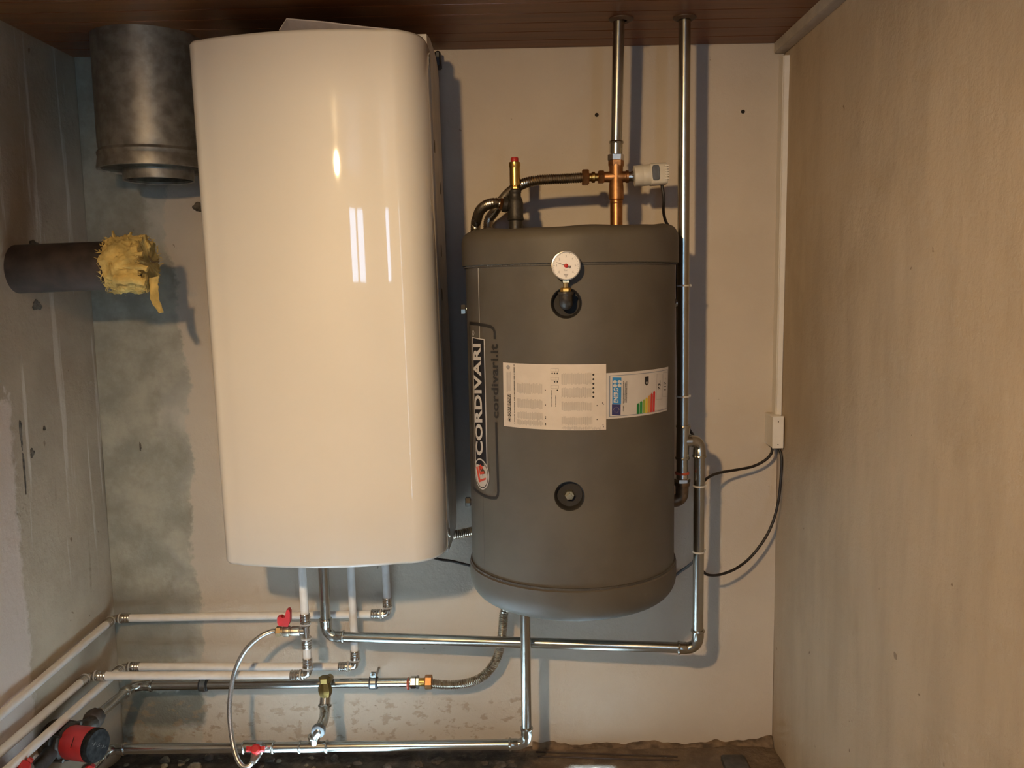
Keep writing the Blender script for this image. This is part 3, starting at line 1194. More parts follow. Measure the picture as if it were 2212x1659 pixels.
sec = cover_section()
m = M()
v, f = [], []
rows = [(BZ0, 0.012), (BZ0 + 0.003, 0.004), (BZ0 + 0.011, 0.0)] + [(BZ0 + 0.011 + (BZ1 - BZ0 - 0.022) * k / 8, 0.0) for k in range(1, 8)] \
    + [(BZ1 - 0.011, 0.0), (BZ1 - 0.003, 0.004), (BZ1, 0.012)]
cxm = BCX
for z, ins in rows:
    for x, d in sec:
        sx = (x - cxm) / (BXR - cxm)
        v.append((x - ins * max(-1, min(1, sx * 1.2)), -(d - (ins if d > 0.36 else 0)), z))
n = len(sec)
for j in range(len(rows) - 1):
    for i in range(n):
        l = (i + 1) % n
        f.append((j * n + i, j * n + l, (j + 1) * n + l, (j + 1) * n + i))
f.append(tuple(reversed(range(n))))
f.append(tuple((len(rows) - 1) * n + i for i in range(n)))
m.add(v, f)
part('front_cover', m, white_gloss, boiler, 'glossy white bowed front cover', 50)
# rear casing: its side is seen beside the cover; bottom end rounded, top chamfered
zb_ = U(986, 1140, 0.06).z
zt_ = 2.098
out = [(0.345, zt_ - 0.014), (0.25, zt_), (0.10, zt_ - 0.006), (0.05, zt_ - 0.022), (0.022, zt_ - 0.05), (0.02, zb_ + 0.05)]
for k in range(1, 7):
    t = k / 6 * PI / 2
    out.append((0.02 + 0.05 * (1 - math.cos(t)), zb_ + 0.05 - 0.05 * math.sin(t)))
out += [(0.20, zb_), (0.345, zb_ + 0.01)]
m = M()
n = len(out)
xa, xb = BXL + 0.035, BXR - 0.006
v = [(xa, -d, z) for d, z in out] + [(xb, -d, z) for d, z in out]
m.add(v, [(i, (i + 1) % n, n + (i + 1) % n, n + i) for i in range(n)] + [tuple(range(n)), tuple(reversed(range(n, 2 * n)))])
casing = part('rear_casing', m, side_panel, boiler, 'dull side casing', 30)
m = M()
zc_ = U(953, 134, 0.03).z
bbox(m, (BXR - 0.012, -0.055, zc_ - 0.022), (BXR + 0.004, -0.004, zc_ + 0.022), 0.004)
part('corner_clip', m, black_plastic, boiler, 'black corner clip')
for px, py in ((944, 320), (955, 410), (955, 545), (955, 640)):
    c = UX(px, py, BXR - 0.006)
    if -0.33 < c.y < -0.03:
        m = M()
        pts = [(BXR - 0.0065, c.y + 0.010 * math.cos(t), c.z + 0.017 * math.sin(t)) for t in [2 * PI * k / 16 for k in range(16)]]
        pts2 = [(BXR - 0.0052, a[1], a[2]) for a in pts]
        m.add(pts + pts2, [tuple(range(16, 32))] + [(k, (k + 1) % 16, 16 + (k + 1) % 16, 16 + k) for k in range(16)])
        part('vent_slot', m, mat('slot_shade', (0.16, 0.13, 0.10), 0.8), casing)  # flat ovals; the shade inside the slots is put into their colour
m = M()
bbox(m, (BXL + 0.1, -0.03, BZ0 + 0.5), (BXR - 0.1, 0.003, BZ0 + 0.6), 0.002)
part('hanging_rail', m, steel_dark, boiler)
boiler.rotation_euler = (0, BROT * -1.0, 0)

# folded paper lying on top of the boiler
pts = [(603, 64, 0.45), (619, 39, 0.45), (700, 46, 0.44), (780, 56, 0.43), (862, 64, 0.42)]
m = M()
top = [U(*p) for p in pts]
zf = max(BZ1 + 0.012, 0)
low = [Vector((p.x + 0.01, -0.362, BZ1 + 0.008)) for p in top]
v = []
for a, b in zip(top, low):
    mid = (a + b) / 2 - Vector((0, 0, 0.006))
    v += [a, mid, b]
n = len(v)
f = [(3 * i + k, 3 * i + k + 1, 3 * i + k + 4, 3 * i + k + 3) for i in range(len(top) - 1) for k in range(2)]
dn = Vector((0, 0, -0.003))
v2 = [p + dn for p in v]
f2 = [tuple(i + n for i in reversed(q_)) for q_ in f]
edge = []
L = len(top)
for i in range(L - 1):
    for k in (0, 2):
        edge.append((3 * i + k, 3 * i + 3 + k, n + 3 * i + 3 + k, n + 3 * i + k))
for i in (0, L - 1):
    for k in range(2):
        edge.append((3 * i + k, 3 * i + k + 1, n + 3 * i + k + 1, n + 3 * i + k))
m.add(v + v2, f + f2 + edge)
solo('paper_sheet', m, mat('lilac_paper', (0.55, 0.50, 0.50), 0.7), 'folded white paper sheet lying on top of the boiler', 'paper')

# ================================================================== old flue duct hanging from the ceiling
FD = 0.17
fl = U(219, 340, FD)
FR = 0.146
FX = fl.x + FR
zb_ = U(325, 352, FD + FR * 0.9).z
flue = thing('flue_duct', 'large old galvanised flue duct hanging from the ceiling beside the boiler', 'duct', (FX, -FD, zb_ - 0.03))
m = M()
r = FR - 0.004
prof = [(r - 0.004, zb_ + 0.005), (FR, zb_), (FR + 0.001, zb_ + 0.008), (FR - 0.003, zb_ + 0.030), (FR - 0.001, zb_ + 0.034), (FR - 0.0, zb_ + 0.040),
        (FR - 0.006, zb_ + 0.048), (r, zb_ + 0.062), (r, zb_ + 0.075), (r, CEIL + 0.002)]
lathe(m, prof, (FX, -FD, 0), (0, 0, 1), 56, cap0=False)
part('duct_barrel', m, flue_metal, flue, None, 25)
m = M()
lathe(m, [(FR - 0.010, zb_ + 0.004), (FR - 0.003, zb_ - 0.003), (FR + 0.002, zb_ - 0.002), (FR + 0.002, zb_ + 0.003)], (FX, -FD, 0), (0, 0, 1), 56, closed=True)
part('rim_bead', m, flue_metal, flue)
ix = U(343, 375, FD).x
r2 = 0.092
m = M()
NS = 56
v = []
for k in range(NS):
    t = 2 * PI * k / NS
    v += [(FX + (FR - 0.008) * math.cos(t), -FD + (FR - 0.008) * math.sin(t), zb_ + 0.001), (ix + (r2 - 0.001) * math.cos(t), -FD + (r2 - 0.001) * math.sin(t), zb_ - 0.003),
          (FX + (FR - 0.008) * math.cos(t), -FD + (FR - 0.008) * math.sin(t), zb_ + 0.013), (ix + (r2 - 0.001) * math.cos(t), -FD + (r2 - 0.001) * math.sin(t), zb_ + 0.012)]
f = []
for k in range(NS):
    l = (k + 1) % NS
    f += [(4 * k, 4 * l, 4 * l + 1, 4 * k + 1), (4 * k + 2, 4 * k + 3, 4 * l + 3, 4 * l + 2), (4 * k, 4 * k + 2, 4 * l + 2, 4 * l), (4 * k + 1, 4 * l + 1, 4 * l + 3, 4 * k + 3)]
m.add(v, f)
for p in m.v:
    p.z += 0.004 * mn.noise(p * 40)
part('end_plate', m, flue_lining, flue, 'dirty crumbling end plate')
m = M()
lathe(m, [(r2 - 0.003, zb_ + 0.18), (r2 - 0.003, zb_ - 0.030), (r2, zb_ - 0.0315), (r2 + 0.001, zb_ - 0.028), (r2, zb_ + 0.18)], (ix, -FD, 0), (0, 0, 1), 48, closed=True)
spig = part('inner_spigot', m, flue_metal, flue)
m = M()
lathe(m, [(r2 - 0.0045, zb_ - 0.024), (r2 - 0.0045, zb_ + 0.17), (0, zb_ + 0.17)], (ix, -FD, 0), (0, 0, 1), 40, cap0=False)
part('sooty_lining', m, flue_lining, spig, 'sooty inside of the spigot')

# ================================================================== brown pipe stub with mineral wool
pc0 = UX(40, 582, XL)
SD = -pc0.y
SR = PX(52, SD)
pe = U(318, 578, SD)
pe.z = pc0.z + 0.008
stub = solo('pipe_stub', cyl(M(), pc0 - Vector((0.03, 0, 0)), pe, SR, 40), stub_brown,
            'brown drain pipe stub sticking out of the stained left wall', 'pipe')
m = M()
w0 = U(242, 580, SD).x
ax = (pe - pc0).normalized()
NT, NA = 36, 150
v, f = [], []
for i in range(NT + 1):
    for k in range(NA):
        t = 2 * PI * k / NA
        s_ = i / NT
        x = w0 + (pe.x + 0.004 - w0) * s_
        jag = 0.012 * mn.noise(Vector((math.cos(t) * 2, math.sin(t) * 2, 4))) + 0.006 * mn.noise(Vector((math.cos(t) * 9, math.sin(t) * 9, 7)))
        x += jag * (1 if s_ > 0.5 else -1) * abs(s_ - 0.5) * 2
        rr = SR + 0.0015 + 0.005 * math.sin(PI * min(1, s_ * 1.1)) + 0.006 * (mn.noise(Vector((x * 30, t * 2.2, 1))) + 0.4) + 0.004 * mn.noise(Vector((x * 120, math.cos(t) * 9, math.sin(t) * 9))) + 0.0025 * mn.noise(Vector((x * 260, math.cos(t) * 22, math.sin(t) * 22)))
        rr += 0.004 * math.sin(7 * t + 9 * s_)
        rr = max(rr, SR + 0.001)
        c = pc0 + ax * (x - pc0.x)
        v.append((x, c.y + rr * math.cos(t), c.z + rr * math.sin(t)))
for i in range(NT):
    for k in range(NA):
        l = (k + 1) % NA
        f.append((i * NA + k, i * NA + l, (i + 1) * NA + l, (i + 1) * NA + k))
m.add(v, f)
n0 = len(m.v)
c = pe + Vector((0.006, 0, 0))
m.add([c] + [m.v[NT * NA + k] for k in range(NA)], [(0, 1 + k, 1 + (k + 1) % NA) for k in range(NA)])
wl = thing('insulation_wrap', 'torn yellow mineral wool wrapped round the brown pipe end', 'insulation', (pe.x - 0.05, pe.y, pe.z - SR - 0.01))
part('wool_collar', m, wool, wl, None, 60)


def tuft(p0, p1, w0_, w1_, th, seed, n=9):
    """flat ragged strip of wool from p0 to p1 (pixel points at depth SD)"""
    m = M()
    r_ = random.Random(seed)
    A_, B_ = U(p0[0], p0[1], p0[2]), U(p1[0], p1[1], p1[2])
    d = (B_ - A_)
    side = d.cross(Vector((0, 1, 0))).normalized()
    v, f = [], []
    for i in range(n + 1):
        s_ = i / n
        c = A_ + d * s_ + side * 0.004 * math.sin(s_ * 5 + seed) + Vector((0, 0.006 * math.sin(3 * s_ + seed), 0))
        w = (w0_ + (w1_ - w0_) * s_) * (0.8 + 0.4 * r_.random())
        t = th * (0.7 + 0.5 * r_.random())
        for a, b in ((-1, 0), (-0.5, 0.9), (0.4, 1), (1, 0.1), (0.5, -0.9), (-0.5, -1)):
            v.append(c + side * a * w * (0.85 + 0.3 * r_.random()) + Vector((0, b * t, 0)))
    for i in range(n):
        for k in range(6):
            l = (k + 1) % 6
            f.append((i * 6 + k, i * 6 + l, i * 6 + 6 + l, i * 6 + 6 + k))
    f += [tuple(range(6)), tuple(n * 6 + k for k in range(6))]
    return m.add(v, f)


r_ = random.Random(5)
m = M()
for k in range(420):
    t = r_.uniform(0, 2 * PI)
    s_ = r_.random() if r_.random() < 0.45 else r_.choice((0.0, 1.0)) + r_.uniform(-0.04, 0.04)
    x = w0 + (pe.x + 0.004 - w0) * s_
    cc = pc0 + ax * (x - pc0.x)
    rad_ = Vector((0, math.cos(t), math.sin(t)))
    base = Vector((x, cc.y, cc.z)) + rad_ * (SR + r_.uniform(0.001, 0.008))
    dr = (rad_ * r_.uniform(0.15, 0.8) + Vector((r_.uniform(-1, 1), 0, 0)) + Vector((0, -math.sin(t), math.cos(t))) * r_.uniform(-0.9, 0.9)).normalized()
    L = r_.uniform(0.006, 0.017)
    sd_ = dr.cross(rad_).normalized() * r_.uniform(0.0008, 0.0022)
    m.add([base - sd_, base + sd_, base + dr * L * 0.6 + rad_ * 0.001 + sd_ * 0.6, base + dr * L - rad_ * 0.001, base + rad_ * 0.0012], [(0, 1, 2, 3), (1, 4, 2), (4, 0, 3), (4, 3, 2)])
part('loose_fibres', m, wool, wl, None, 60)['kind'] = 'stuff'
D1 = SD + 0.02
part('wool_tuft', tuft((327, 600, D1), (348, 676, D1), 0.012, 0.009, 0.005, 2, 14), wool, wl, 'hanging strip of wool', 60)
for i, (a, b, w0_, w1_) in enumerate((((266, 536, SD), (240, 498, SD + .02), .011, .0012), ((272, 534, SD), (279, 500, SD), .014, .0015),
                                     ((296, 536, SD), (305, 506, SD + .01), .015, .002), ((316, 548, SD), (318, 519, SD), .010, .003),
                                     ((256, 540, SD + .05), (310, 552, SD + .055), .006, .007), ((250, 565, SD + .06), (318, 584, SD + .062), .007, .007),
                                     ((248, 600, SD + .062), (312, 612, SD + .064), .012, .010))):
    part('wool_tuft', tuft(a, b, w0_, w1_, 0.006, 11 + i, 8), wool, wl, None, 60)
part('wool_tuft', tuft((318, 556, SD + .02), (345, 568, SD + .02), .003, .002, .002, 40, 6), mat('dark_wool_skin', (0.10, 0.07, 0.03), 0.9), wl, 'dark curled facing strip', 60)

# ================================================================== pipe building kits
def bead(m, c, axis, r, w=0.004, h=0.0028):
    """rounded press bead around a pipe"""
    lathe(m, [(r * 0.9, -w), (r + h * 0.6, -w * 0.8), (r + h, 0), (r + h * 0.6, w * 0.8), (r * 0.9, w)], c, axis, 24)


def steel_run(root, pts, r, rad=0.032, material=steel, special=None):
    """straight press-fit pipes joined by elbows with beads; every pipe and elbow a part"""
    pts = [Vector(p) for p in pts]
    cut = [None] * len(pts)
    for i in range(1, len(pts) - 1):
        rad_i, x0_, x1_ = (special or {}).get(i, (rad, 0.022, 0.022))
        arc = arc_path(pts[i - 1], pts[i], pts[i + 1], rad_i)
        u0 = (pts[i - 1] - pts[i]).normalized()
        u1 = (pts[i + 1] - pts[i]).normalized()
        a, b = arc[0] + u0 * x0_, arc[-1] + u1 * x1_
        m = M()
        path = [a] + [arc[0] + u0 * 0.002] + arc + [arc[-1] + u1 * 0.002] + [b]
        rr = [r * 1.13] + [r * 1.13] + [r * 1.06] * len(arc) + [r * 1.13] + [r * 1.13]
        sweep(m, path, rr, 24)
        el = part('elbow', m, material, root)
        for c, u, x_ in ((a, u0, x0_), (b, u1, x1_)):
            if x_ < 0.01:
                continue
            m = M()
            bead(m, c, u, r * 1.13)
            part('press_bead', m, material, el)
        cut[i] = (a, b)
    for i in range(len(pts) - 1):
        a = cut[i][1] if cut[i] else pts[i]
        b = cut[i + 1][0] if cut[i + 1] else pts[i + 1]
        u = (pts[i + 1] - pts[i]).normalized()
        if (b - a).dot(u) < 0.003:
            continue
        a2 = a - u * 0.012 if cut[i] else a
        b2 = b + u * 0.012 if cut[i + 1] else b
        part('pipe', cyl(M(), a2, b2, r, 28), material, root)


def crimp(m, a, u, r):
    """nickel press sleeve with three ridges, 28 mm long, from a along u"""
    R = r * 1.18
    prof = [(r * 0.9, 0), (R * 1.10, 0.0004), (R * 1.10, 0.003)]
    h = 0.003
    for k in range(3):
        prof += [(R * 0.97, h + 0.0005), (R * 0.97, h + 0.0022), (R * 1.07, h + 0.0036), (R * 1.07, h + 0.0062)]
        h += 0.0078
    prof += [(R * 0.98, h + 0.001), (r * 0.9, h + 0.0015)]
    lathe(m, prof, a, u, 24)


def white_run(root, pts, r):
    """white composite pipe with nickel press elbows"""
    pts = [Vector(p) for p in pts]
    cut = [None] * len(pts)
    for i in range(1, len(pts) - 1):
        u0 = (pts[i - 1] - pts[i]).normalized()
        u1 = (pts[i + 1] - pts[i]).normalized()
        arc = arc_path(pts[i - 1], pts[i], pts[i + 1], 0.010, 6)
        m = M()
        sweep(m, [pts[i] + u0 * 0.022] + arc + [pts[i] + u1 * 0.022], r * 0.86, 18)
        hexa(m, pts[i] + u0 * 0.012, pts[i] + u0 * 0.017, r * 1.1, 8)
        hexa(m, pts[i] + u1 * 0.012, pts[i] + u1 * 0.017, r * 1.1, 8)
        el = part('elbow', m, nickel, root)
        for u in (u0, u1):
            m = M()
            lathe(m, [(r * 0.8, 0), (r * 1.34, 0.0005), (r * 1.34, 0.0045), (r * 0.8, 0.005)], pts[i] + u * 0.019, u, 24)
            part('collar_ring', m, clear_ring, el, 'milky plastic ring')
            m = M()
            crimp(m, pts[i] + u * 0.024, u, r)
            part('press_sleeve', m, nickel, el)
        cut[i] = (pts[i] + u0 * 0.046, pts[i] + u1 * 0.046)
    for i in range(len(pts) - 1):
        a = cut[i][1] if cut[i] else pts[i]
        b = cut[i + 1][0] if cut[i + 1] else pts[i + 1]
        part('pipe', cyl(M(), a, b, r, 24), white_pipe, root)


def corrugated(m, path, r, pitch=0.0058, depth=0.0020, seg=20):
    P = resample(path, pitch / 4)
    rad = [r - depth * (0.5 + 0.5 * math.cos(2 * PI * i / 4)) for i in range(len(P))]
    return sweep(m, P, rad, seg)


def butterfly(root, c, up, along, w, material=red_plastic, name='lever'):
    """butterfly lever: hub on the stem with two wings"""
    up, along = Vector(up).normalized(), Vector(along).normalized()
    side = up.cross(along).normalized()
    m = M()
    lathe(m, [(w * 0.26, -w * 0.22), (w * 0.30, -w * 0.1), (w * 0.30, w * 0.16), (w * 0.2, w * 0.24), (0, w * 0.24)], c, up, 18)
    for s_ in (-1, 1):
        pts = [(0.10, 0.20, -0.13), (0.42, 0.24, -0.02), (0.98, 0.25, 0.0), (1.0, 0.2, 0.36), (0.72, 0.2, 0.42), (0.44, 0.2, 0.20), (0.12, 0.22, 0.16)]
        v = []
        for yy in (-1, 1):
            for a, b, h in pts:
                v.append(c + along * (a * s_ * w * 0.55) + up * (h * w * 0.75) + side * (yy * b * w * 0.62))
        n = len(pts)
        m.add(v, [tuple(range(n)), tuple(reversed(range(n, 2 * n)))] + [(k, (k + 1) % n, n + (k + 1) % n, n + k) for k in range(n)])
    return part(name, m, material, root, 'red butterfly lever')


# ================================================================== white composite pipes
WR = 0.0116
# boiler -> left wall, highest run
e1 = U(838, 1326, 0.045)
c1 = U(245, 1336, 0.045)
c1.z = e1.z + (U(300, 1335, 0.045).z - e1.z)
f1 = UX(0, 1545, c1.x)
g1 = c1 + (f1 - c1) * 2.0
t1 = Vector((U(831, 1235, 0.045).x, -0.045, U(986, 1140, 0.06).z + 0.02))
p1 = thing('white_water_pipe', 'white plastic pipe with the highest level run, ending in an elbow nearest the tank', 'pipe', c1)
white_run(p1, [t1, e1, c1, g1], WR)
# middle pipe, set close to the wall
e3 = U(768, 1440, 0.085)
c3 = U(266, 1440, 0.085)
f3 = UX(20, 1659, c3.x)
g3 = c3 + (f3 - c3) * 1.7
t3 = Vector((U(757, 1235, 0.085).x, -0.085, U(986, 1140, 0.06).z + 0.02))
p3 = thing('white_water_pipe', 'white plastic pipe passing behind the steel cross pipe close to the wall', 'pipe', c3)
white_run(p3, [t3, e3, c3, g3], WR)
# front pipe with the filling tee
D2 = 0.22
e2 = U(666, 1458, D2)
c2 = U(191, 1460, D2)
f2 = UX(0, 1625, c2.x)
g2 = c2 + (f2 - c2) * 2.0
tee2 = U(661, 1363, D2)
t2 = Vector((U(651, 1240, D2).x, -D2, BZ0 + 0.03))
p2 = thing('white_water_pipe', 'white plastic pipe in front carrying the filling tee with red lever', 'pipe', c2)
up2 = (t2 - tee2).normalized()
dn2 = (e2 - tee2).normalized()
white_run(p2, [tee2 + dn2 * 0.046, e2, c2, g2], WR)
part('pipe', cyl(M(), tee2 + up2 * 0.046, t2, WR, 24), white_pipe, p2)
m = M()
cyl(m, tee2 + up2 * 0.03, tee2 + dn2 * 0.03, WR * 0.9, 18)
hexa(m, tee2 + up2 * 0.012, tee2 + up2 * 0.017, WR * 1.1, 8)
cyl(m, tee2, tee2 + Vector((-0.022, 0, 0)), WR * 0.85, 18)
hexa(m, tee2 + Vector((-0.016, 0, 0)), tee2 + Vector((-0.022, 0, 0)), WR * 1.15, 8)
t_ = part('tee', m, nickel, p2)
for u in (up2, dn2):
    m = M()
    lathe(m, [(WR * 0.8, 0), (WR * 1.34, 0.0005), (WR * 1.34, 0.0045), (WR * 0.8, 0.005)], tee2 + u * 0.019, u, 24)
    part('collar_ring', m, clear_ring, t_)
    m = M()
    crimp(m, tee2 + u * 0.024, u, WR)
    part('press_sleeve', m, nickel, t_)
# filling valve on the tee
va = tee2 + Vector((-0.020, 0, 0))
fv = thing('filling_valve', 'small nickel ball valve with red lever on the white pipe tee', 'valve', va + Vector((-0.03, 0, -0.016)))
m = M()
Lx = Vector((-1, 0, 0))
lathe(m, [(0.0135, 0.0), (0.0142, 0.003), (0.0142, 0.020), (0.0120, 0.022), (0.0120, 0.025), (0.0158, 0.027), (0.0165, 0.035), (0.0150, 0.045), (0.0115, 0.048), (0.0115, 0.052)], va, Lx, 24)
part('valve_body', m, mat('nickel_cast', (0.52, 0.47, 0.38), 0.38, 1.0, var=0.1, scale=90), fv)
hexa(m := M(), va + Lx * 0.050, va + Lx * 0.066, 0.0152)
part('hose_nut', m, mat('pale_brass', (0.50, 0.36, 0.20), 0.32, 1.0), fv, 'brass hose nut')
st = va + Lx * 0.037
cyl(m := M(), st, st + Vector((0.002, 0, 0.030)), 0.006, 14)
part('stem', m, nickel, fv)
m = M()
q0 = st + Vector((0, 0, 0.026))
prof = [(-0.022, -0.001), (-0.017, -0.011), (0.008, -0.013), (0.015, 0.003), (0.016, 0.030), (0.012, 0.038), (0.006, 0.036), (0.003, 0.026), (0.001, 0.015), (-0.006, 0.013), (-0.011, 0.017), (-0.021, 0.015)]
v = [q0 + Vector((a, -0.010, b + 0.004)) for a, b in prof] + [q0 + Vector((a, 0.010, b + 0.004)) for a, b in prof]
n = len(prof)
m.add(v, [tuple(range(n)), tuple(reversed(range(n, 2 * n)))] + [(k, (k + 1) % n, n + (k + 1) % n, n + k) for k in range(n)])
part('lever', m, red_plastic, fv, 'red butterfly lever')
# braided hose from the filling valve down to the drain valve
hs = va + Lx * 0.062
DH = 0.30
path = spline([hs, U(585, 1364, D2), U(558, 1378, D2 + 0.01), U(528, 1408, D2 + 0.02), U(506, 1455, D2 + 0.03), U(497, 1510, D2 + 0.05), U(497, 1560, D2 + 0.07),
               U(503, 1605, D2 + 0.09), U(512, 1638, DH + 0.03), U(524, 1655, DH + 0.04), U(537, 1655, DH + 0.04), U(548, 1642, DH + 0.03)], 10)
m = M()
P = resample(path, 0.004)
sweep(m, P, 0.0068, 16)
bh = thing('braided_hose', 'thin steel-braided hose looping between the two red-levered valves', 'hose', P[-1])
part('braid', m, braid, bh)
hexa(m := M(), P[-1] - (P[-1] - P[-5]).normalized() * 0.004, P[-1] + (P[-1] - P[-5]).normalized() * 0.012, 0.0105)
part('end_nut', m, zinc_dark, bh)

# ================================================================== steel loop pipe: boiler -> right -> tee on the riser
SR1 = 0.0152
RD = 0.27
b0 = Vector((U(699, 1240, 0.13).x, -0.13, U(986, 1140, 0.06).z + 0.04))
b1 = U(705, 1371, 0.13)
b2 = U(1507, 1404, 0.25)
b2.z = b1.z = (b1.z + b2.z) / 2
b3 = U(1511, 953, RD - 0.005)
b3 = Vector((b2.x + (b3.x - b2.x), b3.y, b3.z))
tc = U(1474, 953, RD)
b3.z = tc.z
loop = thing('steel_loop_pipe', 'galvanised pipe crossing below the tank and rising beside it', 'pipe', b1)
steel_run(loop, [b0, b1, b2, b3, tc + Vector((0.012, 0, 0))], SR1, 0.030, steel, {3: (0.021, 0.022, 0.004)})

# riser with tee, from the ceiling to the tank side
SR2 = 0.0157
r0 = U(1479, 33, RD)
r0.z = CEIL + 0.01
r1 = U(1473.5, 1022, RD)
riser = thing('steel_riser', 'galvanised riser from the ceiling down the right side of the tank', 'pipe', U(1472, 1085, RD))
part('pipe', cyl(M(), r0, r1, SR2, 28), steel, riser)
ta, tb = U(1476, 921, RD), U(1474, 989, RD)
m = M()
cyl(m, ta, tb, SR2 * 1.13, 28)
sweep(m, [tc, tc + Vector((0.012, 0, 0)), tc + Vector((0.026, 0, 0))], [SR2 * 1.0, SR2 * 1.02, SR2 * 1.0], 24)
tee_ = part('tee', m, steel, riser)
for c in (ta, tb):
    bead(m := M(), c, r1 - r0, SR2 * 1.13)
    part('press_bead', m, steel, tee_)
m = M()
bead(m, r1, r1 - r0, SR2 * 1.08, 0.004, 0.003)
part('seal_ring', m, red_seal, riser, 'red seal ring')
dn = (r1 - r0).normalized()
cyl(m := M(), r1, r1 + dn * 0.022, SR2 * 1.05, 24)
hexa(m, r1 + dn * 0.014, r1 + dn * 0.026, SR2 * 1.45)
part('union_nut', m, nickel, riser, 'nickel hexagon union')
m = M()
el0 = r1 + dn * 0.026
el1 = Vector((el0.x, el0.y, U(1470, 1082, RD).z))
inx = TX + math.sqrt(TR ** 2 - (TD - RD) ** 2) - 0.012
arc = arc_path(el0, el1, Vector((inx, el1.y, el1.z)), 0.022)
sweep(m, [el0] + arc + [Vector((inx, el1.y, el1.z))], [SR2 * 1.18] + [SR2 * 1.12] * len(arc) + [SR2 * 1.12], 24)
bead(m, el0 + dn * 0.004, dn, SR2 * 1.2, 0.006, 0.003)
part('iron_elbow', m, brown_iron, riser, 'brown iron elbow into the tank')

# ceiling plates where the two risers pass through the boards
m1r0 = U(1337, 33, RD)
m1r0.z = CEIL + 0.01


def rosette(c, label, r):
    m = M()
    lathe(m, [(0.015, 0.004), (0.015, -0.006), (r * 0.7, -0.008), (r, -0.003), (r, 0.004)], (c.x, c.y, CEIL), (0, 0, 1), 36, closed=True)
    solo('ceiling_rosette', m, mat('dark_rosette', (0.07, 0.04, 0.025), 0.6), label, 'pipe collar')


rosette(r0, 'dark round collar in the ceiling around the tall riser beside the tank', 0.030)
rosette(m1r0 + Vector((0.006, 0, 0)), 'dark round collar in the ceiling around the pipe above the bronze valve', 0.032)

# ================================================================== riser above the bronze mixing valve
VC = U(1331, 382, RD)
m1r1 = U(1331, 316, RD)
cold = thing('steel_drop_pipe', 'galvanised pipe from the ceiling down to the bronze valve', 'pipe', U(1331, 345, RD))
part('pipe', cyl(M(), m1r0, m1r1, SR1, 28), steel, cold)
dn = (m1r1 - m1r0).normalized()
m = M()
cyl(m, m1r1 - dn * 0.012, m1r1 + dn * 0.024, SR1 * 1.12, 24)
bead(m, m1r1 - dn * 0.010, dn, SR1 * 1.12)
part('press_coupling', m, steel, cold)
hexa(m := M(), m1r1 + dn * 0.020, m1r1 + dn * 0.038, SR1 * 1.42)
part('union_nut', m, nickel, cold, 'bright hexagon union nut')
valve = thing('mixing_valve', 'bronze four-way mixing valve above the grey tank', 'valve', VC - Vector((0, 0, 0.055)))
zt_ = U(1331, 343, RD).z
m = M()
lathe(m, [(0.0155, zt_ + 0.004), (0.0205, zt_ + 0.002), (0.0205, zt_ - 0.018), (0.0178, zt_ - 0.022)][::-1], (VC.x, VC.y, 0), (0, 0, 1), 6)
part('hexagon_end', m, bronze, valve)
m = M()
zv = VC.z
lathe(m, [(0.016, zv - 0.060), (0.0198, zv - 0.058), (0.0198, zv - 0.030), (0.0178, zv - 0.012), (0.0170, zv), (0.0178, zv + 0.010), (0.0185, zt_ - 0.016)], (VC.x, VC.y, 0), (0, 0, 1), 28)
lathe(m, [(0.0135, -0.036), (0.0140, -0.020), (0.0168, -0.008), (0.0168, 0.008), (0.0145, 0.018), (0.0145, 0.024), (0.0165, 0.026), (0.0165, 0.032)], (VC.x, VC.y, VC.z), (1, 0, 0), 28)
part('cross_body', m, bronze, valve)
hexa(m := M(), VC + Vector((-0.032, 0, 0)), VC + Vector((-0.048, 0, 0)), 0.0185)
part('hexagon_nut', m, bronze, valve)
m = M()
lathe(m, [(0.010, 0.046), (0.0105, 0.055), (0.0148, 0.057), (0.0148, 0.064), (0.011, 0.066), (0.011, 0.078)], VC, (-1, 0, 0), 24)
part('threaded_nipple', m, brass, valve)
hexa(m := M(), VC + Vector((-0.072, 0, 0)), VC + Vector((-0.090, 0, 0)), 0.0225)
part('hose_nut', m, bronze, valve, 'large bronze hose nut')
zt2 = ztop - 0.02
cyl(m := M(), (VC.x, VC.y, zv - 0.056), (VC.x, VC.y, zt2), 0.0165, 28)
lathe(m, [(0.0165, zv - 0.070), (0.0172, zv - 0.068), (0.0172, zv - 0.062), (0.0165, zv - 0.060)], (VC.x, VC.y, 0), (0, 0, 1), 28)
part('copper_pipe', m, copper, valve, 'copper pipe down into the tank')
# actuator
AC = VC + Vector((0.032, 0, 0))
tilt = Vector((1, 0, 0.055)).normalized()
act = thing('valve_actuator', 'cream plastic electric actuator with grey button on the bronze valve', 'actuator', AC + Vector((0.05, 0, -0.035)))
m = M()
lathe(m, [(0.010, -0.004), (0.0135, 0.0), (0.0135, 0.012), (0.0115, 0.014), (0.0115, 0.018)], AC, tilt, 20)
for k in range(10):
    t = 2 * PI * k / 10
    x_, y_, a_ = frame_of(tilt)
    c = AC + (x_ * math.cos(t) + y_ * math.sin(t)) * 0.0122 + tilt * 0.014
    cyl(m, c - tilt * 0.006, c + tilt * 0.004, 0.0022, 8)
part('castle_collar', m, nickel, act)
m = M()
lathe(m, [(0.022, 0.014), (0.0268, 0.0155), (0.0275, 0.0365), (0.0272, 0.0375), (0.0272, 0.0382), (0.0275, 0.0392), (0.0275, 0.055), (0.0268, 0.058), (0.02, 0.058)], AC, tilt, 36)
part('drum', m, actuator_white, act)
m = M()
x_, y_, a_ = frame_of(tilt)
e_ = AC + tilt * 0.056
fr = Vector((0, -1, 0))
upv = fr.cross(tilt).normalized() * -1
if upv.z < 0:
    upv = -upv
